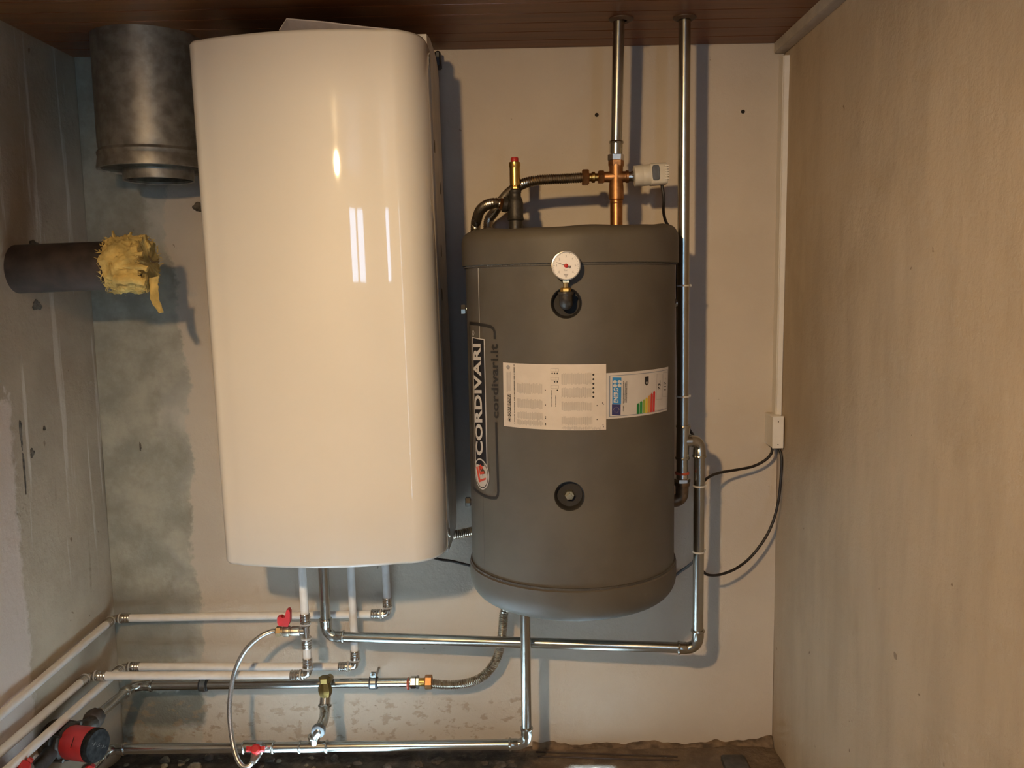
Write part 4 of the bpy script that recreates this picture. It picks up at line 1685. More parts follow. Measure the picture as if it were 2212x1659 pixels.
sect = [(math.copysign(abs(math.cos(t)) ** 0.5, math.cos(t)), math.copysign(abs(math.sin(t)) ** 0.5, math.sin(t))) for t in [2 * PI * k / 32 for k in range(32)]]
v, f = [], []
for h, s_ in ((0.0, 0.94), (0.002, 1.0), (0.040, 1.0), (0.044, 0.93)):
    for a, b in sect:
        v.append(e_ + tilt * h + fr * a * 0.0275 * s_ + upv * b * 0.0285 * s_)
for i in range(3):
    for k in range(32):
        l = (k + 1) % 32
        f.append((i * 32 + k, i * 32 + l, i * 32 + 32 + l, i * 32 + 32 + k))
f += [tuple(reversed(range(32))), tuple(96 + k for k in range(32))]
m.add(v, f)
head = part('head', m, actuator_white, act)
for k in range(6):
    c = e_ + tilt * 0.044 + upv * (0.018 - 0.0066 * k) + fr * 0.010
    m = M()
    vs = []
    for a in (-0.008, 0.003):
        for b in (-0.013, 0.013):
            for h in (-0.0019, 0.0019):
                vs.append(c + tilt * a + fr * (b + 0.006) + upv * h)
    m.add(vs, [(0, 1, 3, 2), (4, 6, 7, 5), (0, 4, 5, 1), (2, 3, 7, 6), (1, 5, 7, 3), (0, 2, 6, 4)])
    part('cooling_rib', m, actuator_white, head)
m = M()
bt = e_ + tilt * 0.013 + fr * 0.0262 + upv * 0.002
sec2 = [(math.copysign(abs(math.cos(t)) ** 0.45, math.cos(t)), math.copysign(abs(math.sin(t)) ** 0.45, math.sin(t))) for t in [2 * PI * k / 28 for k in range(28)]]
v = []
for h, s_ in ((0.0, 1.0), (0.0035, 1.0), (0.005, 0.88)):
    for a, b in sec2:
        v.append(bt + fr * h + tilt * a * 0.0095 * s_ + upv * b * 0.0195 * s_)
f = [(i * 28 + k, i * 28 + (k + 1) % 28, i * 28 + 28 + (k + 1) % 28, i * 28 + 28 + k) for i in range(2) for k in range(28)] + [tuple(56 + k for k in range(28))]
m.add(v, f)
btn = part('override_button', m, actuator_grey, head, 'grey-blue oval button')
CABLE0 = e_ + tilt * 0.030 - upv * 0.026

# ================================================================== safety valve on black tee
SD0 = RD
tb0 = U(1114, 490, SD0)
tb0.z = ztop - 0.012
cz = lambda y: U(1114, y, SD0).z
grp = thing('iron_tee', 'black iron reducing tee on top of the tank', 'pipe fitting', tb0)
X0, Y0 = tb0.x, tb0.y
m = M()
lathe(m, [(0.0185, tb0.z), (0.0185, cz(477)), (0.0215, cz(476)), (0.0228, cz(474)), (0.0215, cz(471)), (0.0205, cz(466)), (0.0205, cz(438)), (0.0185, cz(431)),
          (0.0152, cz(425)), (0.0150, cz(418)), (0.0165, cz(416)), (0.0165, cz(412)), (0.0140, cz(411)), (0.012, cz(409))], (X0, Y0, 0), (0, 0, 1), 32)
part('tee_body', m, black_iron, grp)
bz = cz(446)
br0 = Vector((X0, Y0, bz))
br1 = U(1085, 441, SD0 + 0.005)
m = M()
ddir = (br1 - br0).normalized()
Lb = (br1 - br0).length
lathe(m, [(0.014, 0.0), (0.0165, Lb * 0.55), (0.020, Lb * 0.65), (0.0205, Lb * 0.95), (0.014, Lb)], br0, ddir, 28)
part('branch_socket', m, black_iron, grp)
m = M()
lathe(m, [(0.013, Lb - 0.002), (0.0165, Lb), (0.0165, Lb + 0.006), (0.0135, Lb + 0.008), (0.0135, Lb + 0.011)], br0, ddir, 6)
part('brass_nipple', m, copper, grp, 'coppery hose nipple')
HB = br0 + ddir * (Lb + 0.008)
sv = thing('safety_valve', 'brass safety valve with red cap standing on the black tee', 'valve', Vector((X0, Y0, cz(411))))
hexa(m := M(), (X0, Y0, cz(411)), (X0, Y0, cz(401)), 0.0105)
part('hexagon', m, brass, sv)
m = M()
lathe(m, [(0.010, cz(402)), (0.0138, cz(400.5)), (0.0140, cz(364)), (0.0140, cz(362)), (0.0150, cz(360)), (0.0150, cz(351)), (0.013, cz(350))], (X0, Y0, 0), (0, 0, 1), 32)
part('body', m, brass, sv)
m = M()
lathe(m, [(0.0100, cz(352)), (0.0102, cz(342)), (0.0092, cz(340.5)), (0, cz(340))], (X0, Y0, 0), (0, 0, 1), 24)
part('cap', m, red_lacquer, sv, 'red cap')

# ================================================================== corrugated stainless hoses
HR = 0.0142
hA = VC + Vector((-0.086, 0, 0))
zl = U(1015, 1148, 0.10).z
path = spline([hA, U(1215, 386, RD), U(1165, 389, RD), U(1128, 398, RD - 0.02), U(1096, 420, RD - 0.08), U(1070, 455, 0.13), U(1054, 492, 0.09),
               Vector((-0.075, -0.055, ztop - 0.12)), Vector((-0.080, -0.05, 1.1)), Vector((-0.075, -0.05, 0.95)), Vector((-0.085, -0.07, zl + 0.05)),
               Vector((-0.125, -0.10, zl + 0.012)), U(1000, 1152, 0.12), U(975, 1156, 0.13), Vector((BXR - 0.02, -0.13, U(970, 1157, 0.13).z))], 12)
h1 = thing('corrugated_hose', 'corrugated steel hose arching from the bronze valve and behind the tank', 'hose', path[-1])
part('bellows', corrugated(M(), path, HR), bellows, h1)
zlo = U(1088, 1315, 0.10).z
hEnd = U(934, 1477, 0.10)
path = spline([HB, HB + ddir * 0.012, U(1051, 443, 0.26), U(1037, 455, 0.23), U(1030, 475, 0.18), U(1027, 496, 0.13),
               Vector((-0.135, -0.085, ztop - 0.14)), Vector((-0.135, -0.075, 1.15)), Vector((-0.12, -0.06, 0.95)), Vector((-0.085, -0.06, 0.78)),
               U(1090, 1290, 0.09), U(1088, 1330, 0.10), U(1082, 1390, 0.10), U(1068, 1432, 0.10), U(1040, 1463, 0.10), U(1005, 1476, 0.10), U(965, 1479, 0.10), hEnd], 12)
h2 = thing('corrugated_hose', 'corrugated steel hose from the black tee to the low pipe under the tank', 'hose', hEnd)
part('bellows', corrugated(M(), path, HR), bellows, h2)

# ================================================================== pressure gauge on black elbow
th, z = ports[0]
nrm = Vector((math.sin(th), -math.cos(th), 0))
pE = CY(th, z, -0.022)
cE = CY(th, z, 0.026)
elb = thing('iron_elbow', 'black iron elbow in the upper tank port under the gauge', 'pipe fitting', pE)
m = M()
tE = cE + Vector((0, 0, 0.026))
arc = arc_path(pE, cE, tE, 0.014)
sweep(m, [pE] + arc + [tE], [0.0150] + [0.0152] * len(arc) + [0.0158], 24)
bead(m, tE - Vector((0, 0, 0.003)), (0, 0, 1), 0.0158, 0.004, 0.0025)
part('elbow_body', m, black_iron, elb)
gc = CY(th, 0, 0.026)
gz = U(1226, 574, -cE.y).z
GR = PX(31, -cE.y)
gx = tE.x + 0.001
gauge = thing('pressure_gauge', 'round white-faced pressure gauge with red hub on the front of the tank', 'gauge', tE)
hexa(m := M(), tE - Vector((0, 0, 0.004)), tE + Vector((0, 0, 0.010)), 0.0118)
part('hexagon_bush', m, brass, gauge)
zg0 = gz - GR + 0.003
cyl(m := M(), tE + Vector((0, 0, 0.006)), Vector((gx, cE.y, zg0)), 0.0062, 8)
box(m, (gx - 0.0072, cE.y - 0.006, zg0 - 0.008), (gx + 0.0072, cE.y + 0.006, zg0 + 0.004))
part('stem', m, mat('pale_brass_stem', (0.55, 0.47, 0.30), 0.35, 1.0), gauge)
G0 = Vector((gx, cE.y, gz))
gf = (CPOS - G0)
gf = Vector((0.0, -1.0, 0.0))
m = M()
lathe(m, [(GR * 0.9, -0.014), (GR * 0.99, -0.012), (GR, 0.010), (GR * 1.0, 0.013), (GR * 0.93, 0.0135), (GR * 0.93, 0.009), (0, 0.009)], G0, gf, 48)
case = part('case', m, mat('gauge_rim', (0.45, 0.42, 0.38), 0.3, 0.7), gauge, 'grey metal case')
lathe(m := M(), [(GR * 0.93, 0.0085), (GR * 0.93, 0.0098), (0, 0.0098)], G0, gf, 48)
dial = part('dial', m, dial_white, gauge, 'white dial')
GX, GZ_ = Vector((1, 0, 0)), Vector((0, 0, 1))


def gp(a, b, off):
    return G0 + GX * a * GR + GZ_ * b * GR + gf * off


m = M()
digs = ['0', '1', '2', '3', '4', '5', '6']
for k in range(7):
    t = R_(222 - 44 * k)
    cx, cy = 0.64 * math.cos(t), 0.64 * math.sin(t)
    vs, fs, asp = text_mesh(digs[k])
    m.add([gp(cx + (u - 0.5) * 0.17 * asp, cy + (w - 0.5) * 0.16, 0.0103) for u, w in vs], fs)
for k in range(31):
    t = R_(222 - 264 * k / 30)
    L = 0.10 if k % 5 == 0 else 0.05
    wv = 0.010
    a, b = math.cos(t), math.sin(t)
    m.add([gp(0.87 * a - wv * b, 0.87 * b + wv * a, 0.0102), gp(0.87 * a + wv * b, 0.87 * b - wv * a, 0.0102),
           gp((0.87 - L) * a + wv * b, (0.87 - L) * b - wv * a, 0.0102), gp((0.87 - L) * a - wv * b, (0.87 - L) * b + wv * a, 0.0102)], [(0, 1, 2, 3)])
vs, fs, asp = text_mesh('bar')
m.add([gp((u - 0.5) * 0.22, -0.36 + w * 0.12, 0.0103) for u, w in vs], fs)
for a0, a1, b0, b1 in ((-0.16, 0.14, -0.62, -0.56), (-0.12, 0.10, -0.70, -0.65), (-0.07, 0.05, -0.78, -0.74)):
    m.add([gp(a0, b0, 0.0103), gp(a1, b0, 0.0103), gp(a1, b1, 0.0103), gp(a0, b1, 0.0103)], [(0, 1, 2, 3)])
part('scale', m, ink_grey, dial)['kind'] = 'stuff'
m = M()
t = R_(160)
a, b = math.cos(t), math.sin(t)
for pts in ([(0.0, 0.03), (0.72, 0.008), (0.72, -0.008), (0.0, -0.03)], [(0, 0.03), (0, -0.03), (-0.16, -0.05), (-0.30, -0.11), (-0.36, -0.02), (-0.30, 0.10), (-0.16, 0.05)]):
    v = [gp(x * a - y * b, x * b + y * a, 0.0118) for x, y in pts] + [gp(x * a - y * b, x * b + y * a, 0.0112) for x, y in pts]
    n = len(pts)
    m.add(v, [tuple(range(n)), tuple(reversed(range(n, 2 * n)))] + [(k, (k + 1) % n, n + (k + 1) % n, n + k) for k in range(n)])
part('needle', m, mat('needle_grey', (0.16, 0.13, 0.12), 0.5), gauge)
lathe(m := M(), [(0.14 * GR, 0.0095), (0.14 * GR, 0.0135), (0.10 * GR, 0.0145), (0, 0.0145)], G0, gf, 18)
part('hub', m, red_plastic, gauge, 'red hub')

# ================================================================== low pipes
SR3 = 0.0142
LD = 0.27
l0 = U(1135, 1325, LD)
l0.z = zbot + 0.03
l1 = U(1138, 1613, LD)
l2 = U(300, 1612, LD)
l1.z = l2.z = (l1.z + l2.z) / 2
l0.x = U(1136, 1400, LD).x
l3 = Vector((-1.20, -LD, l2.z))
l4 = Vector((-1.20, -1.1, l2.z))
low = thing('steel_return_pipe', 'galvanised pipe dropping from the tank and running just above the floor', 'pipe', l1)
steel_run(low, [l0, l1, l3, l4], SR3, 0.026)
ta, tb, tcn = U(648, 1612, LD), U(706, 1612, LD), U(680, 1612, LD)
for p in (ta, tb, tcn):
    p.z = l2.z
m = M()
cyl(m, ta, tb, SR3 * 1.13, 24)
tdir = Vector((0.0, -0.05, 1)).normalized()
lathe(m, [(SR3 * 0.9, 0.0), (SR3 * 1.0, 0.020), (SR3 * 1.15, 0.022), (SR3 * 1.15, 0.032), (SR3 * 0.9, 0.033)], tcn, tdir, 24)
tee_ = part('tee', m, steel, low)
for c in (ta, tb):
    bead(m := M(), c, (1, 0, 0), SR3 * 1.13)
    part('press_bead', m, steel, tee_)
# branch up to the pipe behind
br = thing('bypass_branch', 'short bypass with old brass valve linking the two low steel pipes', 'pipe', tcn + tdir * 0.03)
p0 = tcn + tdir * 0.026
q1 = U(688, 1578, LD + 0.01)
q2 = U(701, 1545, LD - 0.06)
q3 = U(702, 1524, LD - 0.09)
q4 = U(703, 1505, LD - 0.10)
m = M()
sweep(m, spline([p0, q1, U(697, 1560, LD - 0.02), q2, q3], 6), SR3 * 1.03, 22)
part('offset_bend', m, steel, br)
bead(m := M(), q1, (q2 - q1), SR3 * 1.15, 0.010, 0.004)
part('coupling', m, mat('dull_zinc_coupling', (0.20, 0.21, 0.21), 0.62, 0.8, var=0.08), br)
bead(m := M(), p0 + tdir * 0.006, tdir, SR3 * 1.12, 0.004, 0.003)
part('press_bead', m, steel, br)
uu = (q4 - q3).normalized()
m = M()
cyl(m, q3 - uu * 0.01, q4, SR3 * 1.12, 22)
bead(m, q3, uu, SR3 * 1.16, 0.005, 0.004)
part('press_coupling', m, steel, br)
m = M()
zA, zB = q4.z, U(704, 1462, LD - 0.10).z
L = zB - zA
xx, yy = q4.x, q4.y
lathe(m, [(0.013, zA - 0.004), (0.0185, zA + 0.008), (0.0215, zA + L * 0.30), (0.0205, zA + L * 0.45), (0.0170, zA + L * 0.62), (0.0150, zA + L * 0.70), (0.0150, zA + L * 0.78)], (xx, yy, 0), (0, 0, 1), 8)
part('valve_body', m, old_brass, br, 'old brass check valve')
hexa(m := M(), (xx, yy, zA + L * 0.74), (xx, yy, zB), 0.0178)
part('valve_cap', m, old_brass, br)
m = M()
cyl(m, (xx, yy, zA + L * 0.45), (xx, -0.10, zA + L * 0.45), 0.011, 18)
part('back_nipple', m, old_brass, br)

# drain valve with red butterfly lever on the low pipe
dv0 = U(555, 1612, LD)
dv0.z = l2.z
dv = thing('drain_valve', 'drain valve with red butterfly lever on the pipe above the floor', 'valve', dv0)
m = M()
cyl(m, U(527, 1612, LD) * 1.0, U(590, 1612, LD) * 1.0, SR3 * 1.14, 22)
for p in m.v:
    pass
part('pipe_socket', m, steel, dv)
for px in (527, 590):
    c = U(px, 1612, LD)
    c.z = l2.z
    bead(m := M(), c, (1, 0, 0), SR3 * 1.13)
    part('press_bead', m, steel, dv)
ve = U(549, 1640, DH + 0.03)
vs_ = U(562, 1612, LD + 0.02)
ax_ = (ve - vs_).normalized()
L = (ve - vs_).length
hexa(m := M(), vs_ - ax_ * 0.006, vs_ + ax_ * 0.010, 0.0165)
part('hexagon', m, mat('zinc_bright', (0.48, 0.52, 0.54), 0.25, 1.0), dv)
m = M()
lathe(m, [(0.0125, 0.006), (0.0145, 0.014), (0.0145, 0.020), (0.0125, 0.022), (0.0135, 0.026), (0.0135, 0.034), (0.010, L), (0.0075, L + 0.012)], vs_, ax_, 22)
part('valve_body', m, zinc_dark, dv)
hub = vs_ + ax_ * 0.012 + Vector((0, -0.020, 0.012))
cyl(m := M(), vs_ + ax_ * 0.012, hub, 0.005, 12)
part('stem', m, nickel, dv)
butterfly(dv, hub, Vector((0.0, -0.75, 0.66)), (1, 0, 0), 0.046)

# pipe along the wall with the hose, clamps and the bend to the pump
MD = 0.10
SR4 = 0.0138
k0 = U(902, 1478, MD)
k1 = U(287, 1477, MD)
k1.z = k0.z = (k0.z + k1.z) / 2
k2 = UX(203, 1552, k1.x + 0.0)
flow = thing('steel_flow_pipe', 'galvanised wall pipe held by two clamps, bending towards the red pump', 'pipe', k1)
steel_run(flow, [k0 + Vector((-0.015, 0, 0)), k1, k2], SR4, 0.034)
u = (k2 - k1).normalized()
m = M()
cyl(m, k2 - u * 0.03, k2, SR4 * 1.15, 22)
bead(m, k2 - u * 0.03, u, SR4 * 1.15)
part('press_coupling', m, steel, flow)
bead(m := M(), U(882, 1477, MD), (1, 0, 0), SR4 * 1.15, 0.004, 0.003)
part('seal_ring', m, red_seal, flow, 'red seal ring')
def on(px):
    c = U(px, 1477, MD)
    c.z = k0.z
    return c
hexa(m := M(), on(887), on(899), SR4 * 1.35)
part('union_nut', m, nickel, flow)
hexa(m := M(), on(899), on(906), SR4 * 1.4)
part('union_nut', m, steel_dark, flow)
lathe(m := M(), [(0.012, 0), (0.0125, 0.018), (0.012, 0.02)], on(905), (1, 0, 0), 24)
part('brass_nipple', m, brass, flow)
hexa(m := M(), on(918), on(934), SR4 * 1.55)
part('hose_nut', m, bronze, flow, 'brass hose nut')


def clamp(px, label):
    c = on(px)
    t = thing('pipe_clamp', label, 'clamp', c + Vector((0, 0, -0.02)), 'pipe clamps on the wall pipe')
    m = M()
    lathe(m, [(SR4 * 0.98, -0.0125), (SR4 + 0.0045, -0.0125), (SR4 + 0.0045, 0.0125), (SR4 * 0.98, 0.0125)], c, (1, 0, 0), 28, closed=True)
    part('rubber_lining', m, rubber, t, 'black rubber lining')
    m = M()
    lathe(m, [(SR4 + 0.003, -0.0075), (SR4 + 0.0062, -0.0075), (SR4 + 0.0062, 0.0075), (SR4 + 0.003, 0.0075)], c, (1, 0, 0), 28, closed=True)
    box(m, (c.x - 0.0075, c.y - 0.006, c.z + SR4 + 0.003), (c.x + 0.0075, c.y - 0.003, c.z + SR4 + 0.018))
    box(m, (c.x - 0.0075, c.y + 0.003, c.z + SR4 + 0.003), (c.x + 0.0075, c.y + 0.006, c.z + SR4 + 0.018))
    part('band', m, steel_dark, t)
    cyl(m := M(), c + Vector((0.0, -0.010, SR4 + 0.012)), c + Vector((0.0, 0.010, SR4 + 0.012)), 0.003, 10)
    lathe(m, [(0.0055, 0), (0.0055, 0.004), (0, 0.005)], c + Vector((0, -0.006, SR4 + 0.012)), (0, -1, 0), 12)
    part('screw', m, steel, t)
    cyl(m := M(), c + Vector((0, SR4, 0)), Vector((c.x, 0.004, c.z)), 0.004, 12)
    part('threaded_rod', m, steel_dark, t)


clamp(440, 'rubber-lined pipe clamp on the wall pipe beside the hose loop')
clamp(807, 'rubber-lined pipe clamp on the wall pipe near the brass hose nut')

# ================================================================== circulating pump on the left wall line
px_ = k2.x
yp = k2.y - 0.095
fc = U(213, 1611, -yp + 0.03)
mdir = Vector((0.955, -0.29, 0.03)).normalized()
m0 = fc - mdir * 0.092
vc = m0 - mdir * 0.034
pump = thing('circulating_pump', 'red and black circulating pump low in the left corner', 'pump', vc - Vector((0, 0, 0.06)))
m = M()
lathe(m, [(0.012, -0.036), (0.040, -0.034), (0.052, -0.024), (0.056, -0.006), (0.053, 0.012), (0.044, 0.018), (0.049, 0.021), (0.049, 0.030), (0.040, 0.036)], vc, mdir, 36)
va_ = Vector((px_, k2.y + 0.012, k2.z))
vb_ = Vector((vc.x, vc.y - 0.16, vc.z - 0.015))
sweep(m, spline([va_, Vector((px_, k2.y - 0.03, k2.z - 0.004)), vc + Vector((0, 0.02, 0.01)), vc + Vector((0, -0.06, -0.008)), vb_], 5), 0.0195, 18)
for k in range(4):
    t = PI / 4 + k * PI / 2
    x_, y_, _a = frame_of(mdir)
    c = vc + (x_ * math.cos(t) + y_ * math.sin(t)) * 0.049
    cyl(m, c + mdir * 0.010, c + mdir * 0.040, 0.005, 8)
for p in m.v:
    p += Vector((mn.noise(p * 60), 0, mn.noise(p * 55 + Vector((3, 0, 0))))) * 0.0012
part('cast_housing', m, black_iron, pump, 'black cast housing')
rust = mat('rusty_union', (0.055, 0.04, 0.03), 0.6, 0.4, var=0.25)
hexa(m := M(), va_ + Vector((0, 0.004, 0)), va_ + Vector((0, -0.030, -0.002)), 0.027, 8)
part('union_nut', m, rust, pump)
hexa(m := M(), vb_ + Vector((0, 0.02, 0.002)), vb_ + Vector((0, -0.014, -0.002)), 0.028, 8)
part('union_nut', m, rust, pump)
lathe(m := M(), [(0.030, -0.002), (0.0415, 0.0), (0.0435, 0.006), (0.0435, 0.072), (0.0425, 0.074)], m0, mdir, 40)
part('motor_jacket', m, red_lacquer, pump, 'red motor jacket')
lathe(m := M(), [(0.0425, 0.072), (0.0438, 0.074), (0.0438, 0.086), (0.041, 0.091), (0.036, 0.092), (0.0, 0.0925)], m0, mdir, 40)
cap_ = part('terminal_cover', m, mat('pump_face', (0.016, 0.015, 0.014), 0.8, var=0.4, scale=60, **{'Specular IOR Level': 0.15}), pump, 'black front cover')
fx, fy, _ = frame_of(mdir)
m = M()
for k in range(10):
    a = -0.020 + 0.0045 * k
    c = m0 + mdir * 0.0930 + fx * (a + 0.004 * math.sin(k * 2.1)) + fy * (0.018 - 0.0036 * k)
    w_ = 0.0015 + 0.0016 * (k % 3)
    m.add([c - fx * w_ - fy * 0.0008, c + fx * w_ - fy * 0.0008, c + fx * w_ + fy * 0.0008, c - fx * w_ + fy * 0.0008], [(0, 1, 2, 3)])
part('worn_print', m, mat('worn_print', (0.075, 0.066, 0.05), 0.7), cap_)['kind'] = 'stuff'
m = M()
c = m0 + mdir * 0.045 - Vector((0, 0, 0.0))
v_ = (CPOS - c).normalized()
sd = (v_ - mdir * v_.dot(mdir)).normalized()
box_c = c + sd * 0.0436
upw = sd.cross(mdir).normalized()
m.add([box_c + upw * a * 0.014 + mdir * b * 0.0012 + sd * 0.0004 for a, b in ((-1, -1), (1, -1), (1, 1), (-1, 1))], [(0, 1, 2, 3)])
part('jacket_slot', m, hole_dark, pump)

# isolating valves with red levers near the pump
def ball_valve(c, axis, up, label, lw):
    t = thing('isolating_valve', label, 'valve', c - Vector((0, 0, 0.02)))
    a = Vector(axis).normalized()
    m = M()
    lathe(m, [(0.016, -0.036), (0.021, -0.034), (0.021, -0.022), (0.0175, -0.020), (0.0215, -0.008), (0.0215, 0.008), (0.0175, 0.020), (0.021, 0.022), (0.021, 0.034), (0.016, 0.036)], c, a, 8)
    part('valve_body', m, mat('tarnished_valve', (0.20, 0.17, 0.14), 0.4, 0.9, var=0.2), t)
    h = c + Vector(up).normalized() * 0.034
    cyl(m := M(), c, h, 0.006, 12)
    part('stem', m, nickel, t)
    butterfly(t, h, up, a, lw)
    return t


hubA = UX(57, 1652, vb_.x + 0.03)
upA = Vector((0.6, -0.3, 0.72)).normalized()
cA_ = hubA - upA * 0.034
cA_.y = min(cA_.y, vb_.y - 0.05)
ball_valve(cA_, (0, 1, 0.05), upA, 'isolating valve with red lever below the white pipes in the corner', 0.050)
m = M()
cyl(m, vb_ + Vector((0, -0.012, 0)), cA_ + Vector((0, 0.034, 0)), 0.0165, 20)
cyl(m, cA_ + Vector((0, -0.034, 0)), Vector((cA_.x, -1.25, cA_.z)), 0.0165, 20)
part('tail_pipe', m, black_iron, pump)
hubB = U(198, 1657, 0.43)
upB = Vector((0.35, -0.5, 0.75)).normalized()
cB_ = Vector((l3.x, hubB.y + 0.02, l3.z))
tB = ball_valve(cB_, (0, 1, 0), (hubB - cB_).normalized(), 'isolating valve with red lever under the red pump', 0.042)

# ================================================================== electric cable duct, junction box, cables
DP = 0.046
tl_, tr_ = U(1693.5, 119, DP), U(1709, 119, DP)
bl_, br_ = U(1676.5, 897, DP), U(1690, 897, DP)
cd = thing('cable_duct', 'narrow white plastic cable duct running down the right corner', 'cable duct', (XR - 0.02, -DP / 2, bl_.z))


def duct_piece(x_off0, x_off1, y0, y1, name):
    m = M()
    v = []
    for a, b in ((tl_, tr_), (bl_, br_)):
        xa_, xb_ = a.x + x_off0, b.x + x_off1
        for x_, y_ in ((xa_, y0), (xa_, y1 + 0.002), (xa_ + 0.002, y1), (xb_ - 0.002, y1), (xb_, y1 + 0.002), (xb_, y0)):
            v.append((x_, y_, a.z))
    m.add(v, [(k, (k + 1) % 6, 6 + (k + 1) % 6, 6 + k) for k in range(6)] + [tuple(range(6)), tuple(reversed(range(6, 12)))])
    return part(name, m, duct_white, cd)


duct_piece(0.0, 0.0, 0.004, -DP + 0.006, 'duct_base')
duct_piece(0.0015, -0.0015, -DP + 0.007, -DP, 'duct_lid')
JD = 0.085
ja, jb = U(1669.5, 899, JD), U(1692.5, 969, JD)
jx0, jx1 = ja.x, jb.x
jz0, jz1 = jb.z, ja.z
jbx = thing('junction_box', 'small white junction box below the cable duct in the corner', 'junction box', ((jx0 + jx1) / 2, -JD / 2, jz0))
m = M()
bbox(m, (jx0 + 0.001, -JD + 0.006, jz0 + 0.001), (jx1 - 0.001, 0.003, jz1 - 0.001), 0.002)
part('box_body', m, duct_white, jbx)
m = M()
bbox(m, (jx0, -JD, jz0), (jx1, -JD + 0.007, jz1), 0.0015)
lid = part('box_lid', m, duct_white, jbx)
for zz in (jz0 + 0.012, jz1 - 0.017):
    lathe(m := M(), [(0.0017, -0.001), (0.0017, 0.0006), (0, 0.0006)], ((jx0 + jx1) / 2, -JD, zz), (0, -1, 0), 10)
    part('screw_hole', m, hole_dark, lid)
CR = 0.0041
lp = lambda px, py, d: U(px, py, d)
pA = spline([Vector((jx0 + 0.007, -0.06, jz0 + 0.006)), lp(1666, 980, .07), lp(1650, 996, .075), lp(1625, 1008, .08), lp(1590, 1015, .10), lp(1560, 1020, .13), lp(1540, 1026, .17), lp(1523, 1037, .205),
             lp(1513, 1055, .224), lp(1508, 1110, .225), lp(1504, 1170, .224), lp(1500, 1207, .205), lp(1490, 1220, .17), lp(1470, 1234, .13), lp(1452, 1247, .09), lp(1420, 1258, .045),
             lp(1300, 1262, .03), lp(1150, 1252, .03), lp(1060, 1234, .035), lp(1012, 1221, .045), lp(975, 1212, .08), lp(944, 1207, .12), lp(900, 1190, .16)], 8)
cA = solo('power_cable', sweep(M(), resample(pA, 0.008), CR, 10), cable_black, 'black cable from the junction box passing behind the tank to the boiler', 'cable')
pB = spline([Vector((jx1 - 0.012, -0.06, jz0 + 0.006)), lp(1688, 985, .075), lp(1687, 1030, .08), lp(1681, 1085, .085), lp(1668, 1132, .09), lp(1648, 1170, .10), lp(1620, 1205, .11), lp(1590, 1228, .13),
             lp(1560, 1240, .16), lp(1538, 1243, .19), lp(1522, 1238, .200), lp(1514, 1222, .206), lp(1513, 1190, .210), lp(1513, 1130, .212), lp(1513, 1060, .212), lp(1513, 1000, .216), lp(1508, 965, .222),
             lp(1497, 940, .235), lp(1487, 925, .242), lp(1477, 905, .236), lp(1470, 860, .236), lp(1466, 800, .236), lp(1464, 740, .238), lp(1464, 680, .24), lp(1463, 620, .24), lp(1463, 560, .235), lp(1458, 515, .22),
             lp(1447, 492, .20), lp(1438, 478, .22), lp(1433, 455, .25), lp(1434, 430, .268), CABLE0 + Vector((0, 0, 0.006))], 8)
cB = solo('actuator_cable', sweep(M(), resample(pB, 0.008), CR, 10), cable_black, 'black cable from the junction box up the riser to the valve actuator', 'cable')


def cable_tie(px, py, d, axis, r, label):
    c = U(px, py, d)
    t = thing('cable_tie', label, 'cable tie', c - Vector((0, 0, 0.003)))
    m = M()
    lathe(m, [(r + 0.0002, -0.0022), (r + 0.0016, -0.0022), (r + 0.0016, 0.0022), (r + 0.0002, 0.0022)], c, axis, 28, closed=True)
    part('strap', m, tie_plastic, t)
    m = M()
    b = c + Vector((r + 0.002, 0.006, 0))
    box(m, (b.x - 0.002, b.y - 0.003, b.z - 0.003), (b.x + 0.005, b.y + 0.003, b.z + 0.003))
    part('locking_head', m, tie_plastic, t)


rx = (r1 - r0).normalized()
def on_riser(py):
    zz = U(1475, py, RD).z
    s_ = (zz - r0.z) / (r1.z - r0.z)
    return r0 + (r1 - r0) * s_
def on_loop(py):
    zz = U(1508, py, 0.255).z
    s_ = (zz - b2.z) / (b3.z - b2.z)
    return b2 + (b3 - b2) * s_
_U = U
for c, rr, ax_, lab in ((on_riser(617), SR2, rx, 'pale cable tie round the riser level with the gauge'),
                        (on_riser(856), SR2, rx, 'pale cable tie round the riser level with the energy label'),
                        (on_loop(1048), SR1, b3 - b2, 'pale cable tie round the loop pipe beside the brown iron elbow'),
                        (on_loop(1191), SR1, b3 - b2, 'pale cable tie round the loop pipe between the two hanging cables')):
    U = lambda a, b, d, c=c: c.copy()
    cable_tie(0, 0, 0, ax_, rr, lab)
U = _U

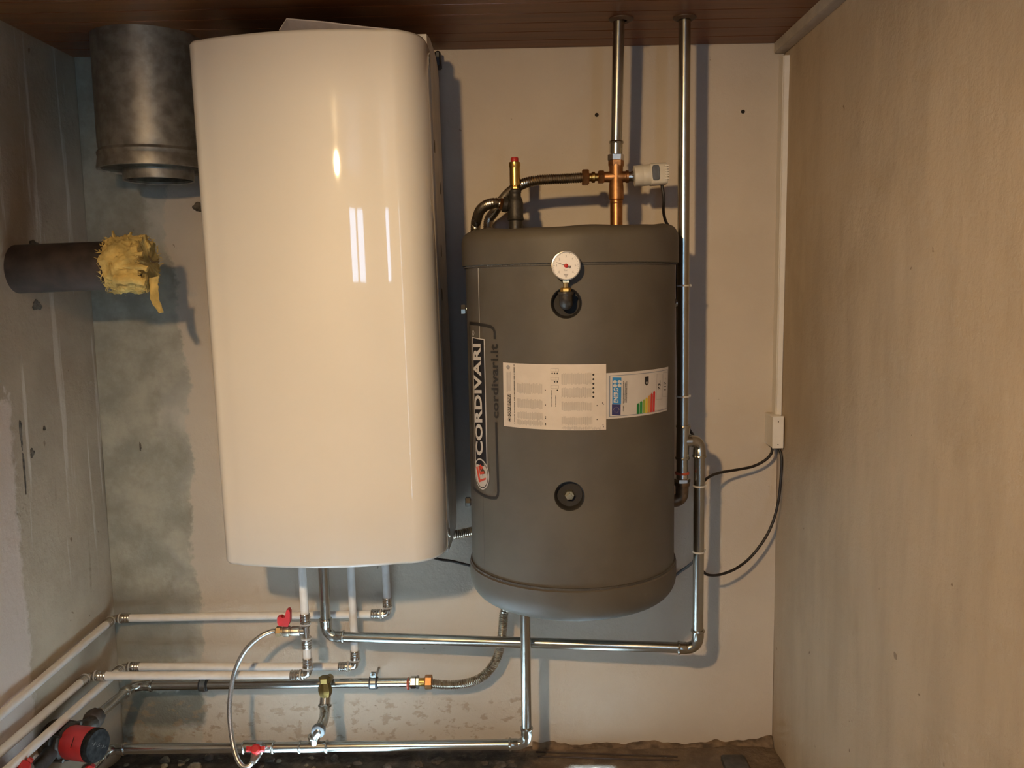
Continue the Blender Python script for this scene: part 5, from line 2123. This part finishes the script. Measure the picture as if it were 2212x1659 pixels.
# ================================================================== litter on the floor
m = M()
for i, (a, b) in enumerate((((1158, 1624), (1463, 1634)), ((1162, 1634), (1467, 1643)))):
    A_, B_ = UZ(a[0], a[1], 0.006), UZ(b[0], b[1], 0.006)
    solo('thin_rod', cyl(M(), A_, B_, 0.0028, 8), mat('rusty_rod', (0.05, 0.03, 0.02), 0.7),
         ('thin dark rod lying on the floor against the wall foot', 'thin dark rod lying on the floor a little away from the wall foot')[i], 'rod')
c = UZ(1585, 1652, 0.0)
bbox(m, (c.x - 0.035, c.y - 0.06, -0.01), (c.x + 0.035, c.y + 0.022, 0.022), 0.003)
solo('grey_block', m, mat('grey_block', (0.075, 0.068, 0.062), 0.9, var=0.2, bump=0.5, bscale=80), 'dark grey block lying on the floor near the right corner', 'block')


def stone(c, r, seed, material, label):
    m = M()
    rr = random.Random(seed)
    off = Vector((rr.random() * 50, rr.random() * 50, 0))
    N_, K_ = 6, 9
    v = [Vector((0, 0, 1))]
    f = []
    for i in range(1, N_):
        for k in range(K_):
            t, p = PI * i / N_, 2 * PI * k / K_
            v.append(Vector((math.sin(t) * math.cos(p), math.sin(t) * math.sin(p), math.cos(t))))
    v.append(Vector((0, 0, -1)))
    for k in range(K_):
        l = (k + 1) % K_
        f.append((0, 1 + k, 1 + l))
        for i in range(N_ - 2):
            f.append((1 + i * K_ + k, 1 + (i + 1) * K_ + k, 1 + (i + 1) * K_ + l, 1 + i * K_ + l))
        f.append((1 + (N_ - 2) * K_ + l, 1 + (N_ - 2) * K_ + k, len(v) - 1))
    sx, sy, sz = rr.uniform(0.8, 1.4), rr.uniform(0.7, 1.2), rr.uniform(0.45, 0.8)
    vv = []
    for p in v:
        q_ = p * (1 + 0.45 * mn.noise(p * 1.6 + off))
        vv.append(c + Vector((q_.x * r * sx, q_.y * r * sy, q_.z * r * sz)))
    m.add(vv, f)
    return solo('rubble_stone', m, material, label, 'rubble', 'rubble along the wall foot', 25)


rr = random.Random(21)
for i in range(34):
    px = 250 + rr.random() * 860
    r = rr.uniform(0.006, 0.016)
    c = UZ(px, rr.uniform(1634, 1662), 0.0)
    c.y = min(c.y, -0.02)
    c.z = r * 0.35
    pale = px < 450 or 600 < px < 680
    stone(c, r, i, debris_pale if pale else debris_mat,
          'small pale lump of rubble on the floor below the return pipe' if pale else 'small dark lump of rubble on the floor below the return pipe')
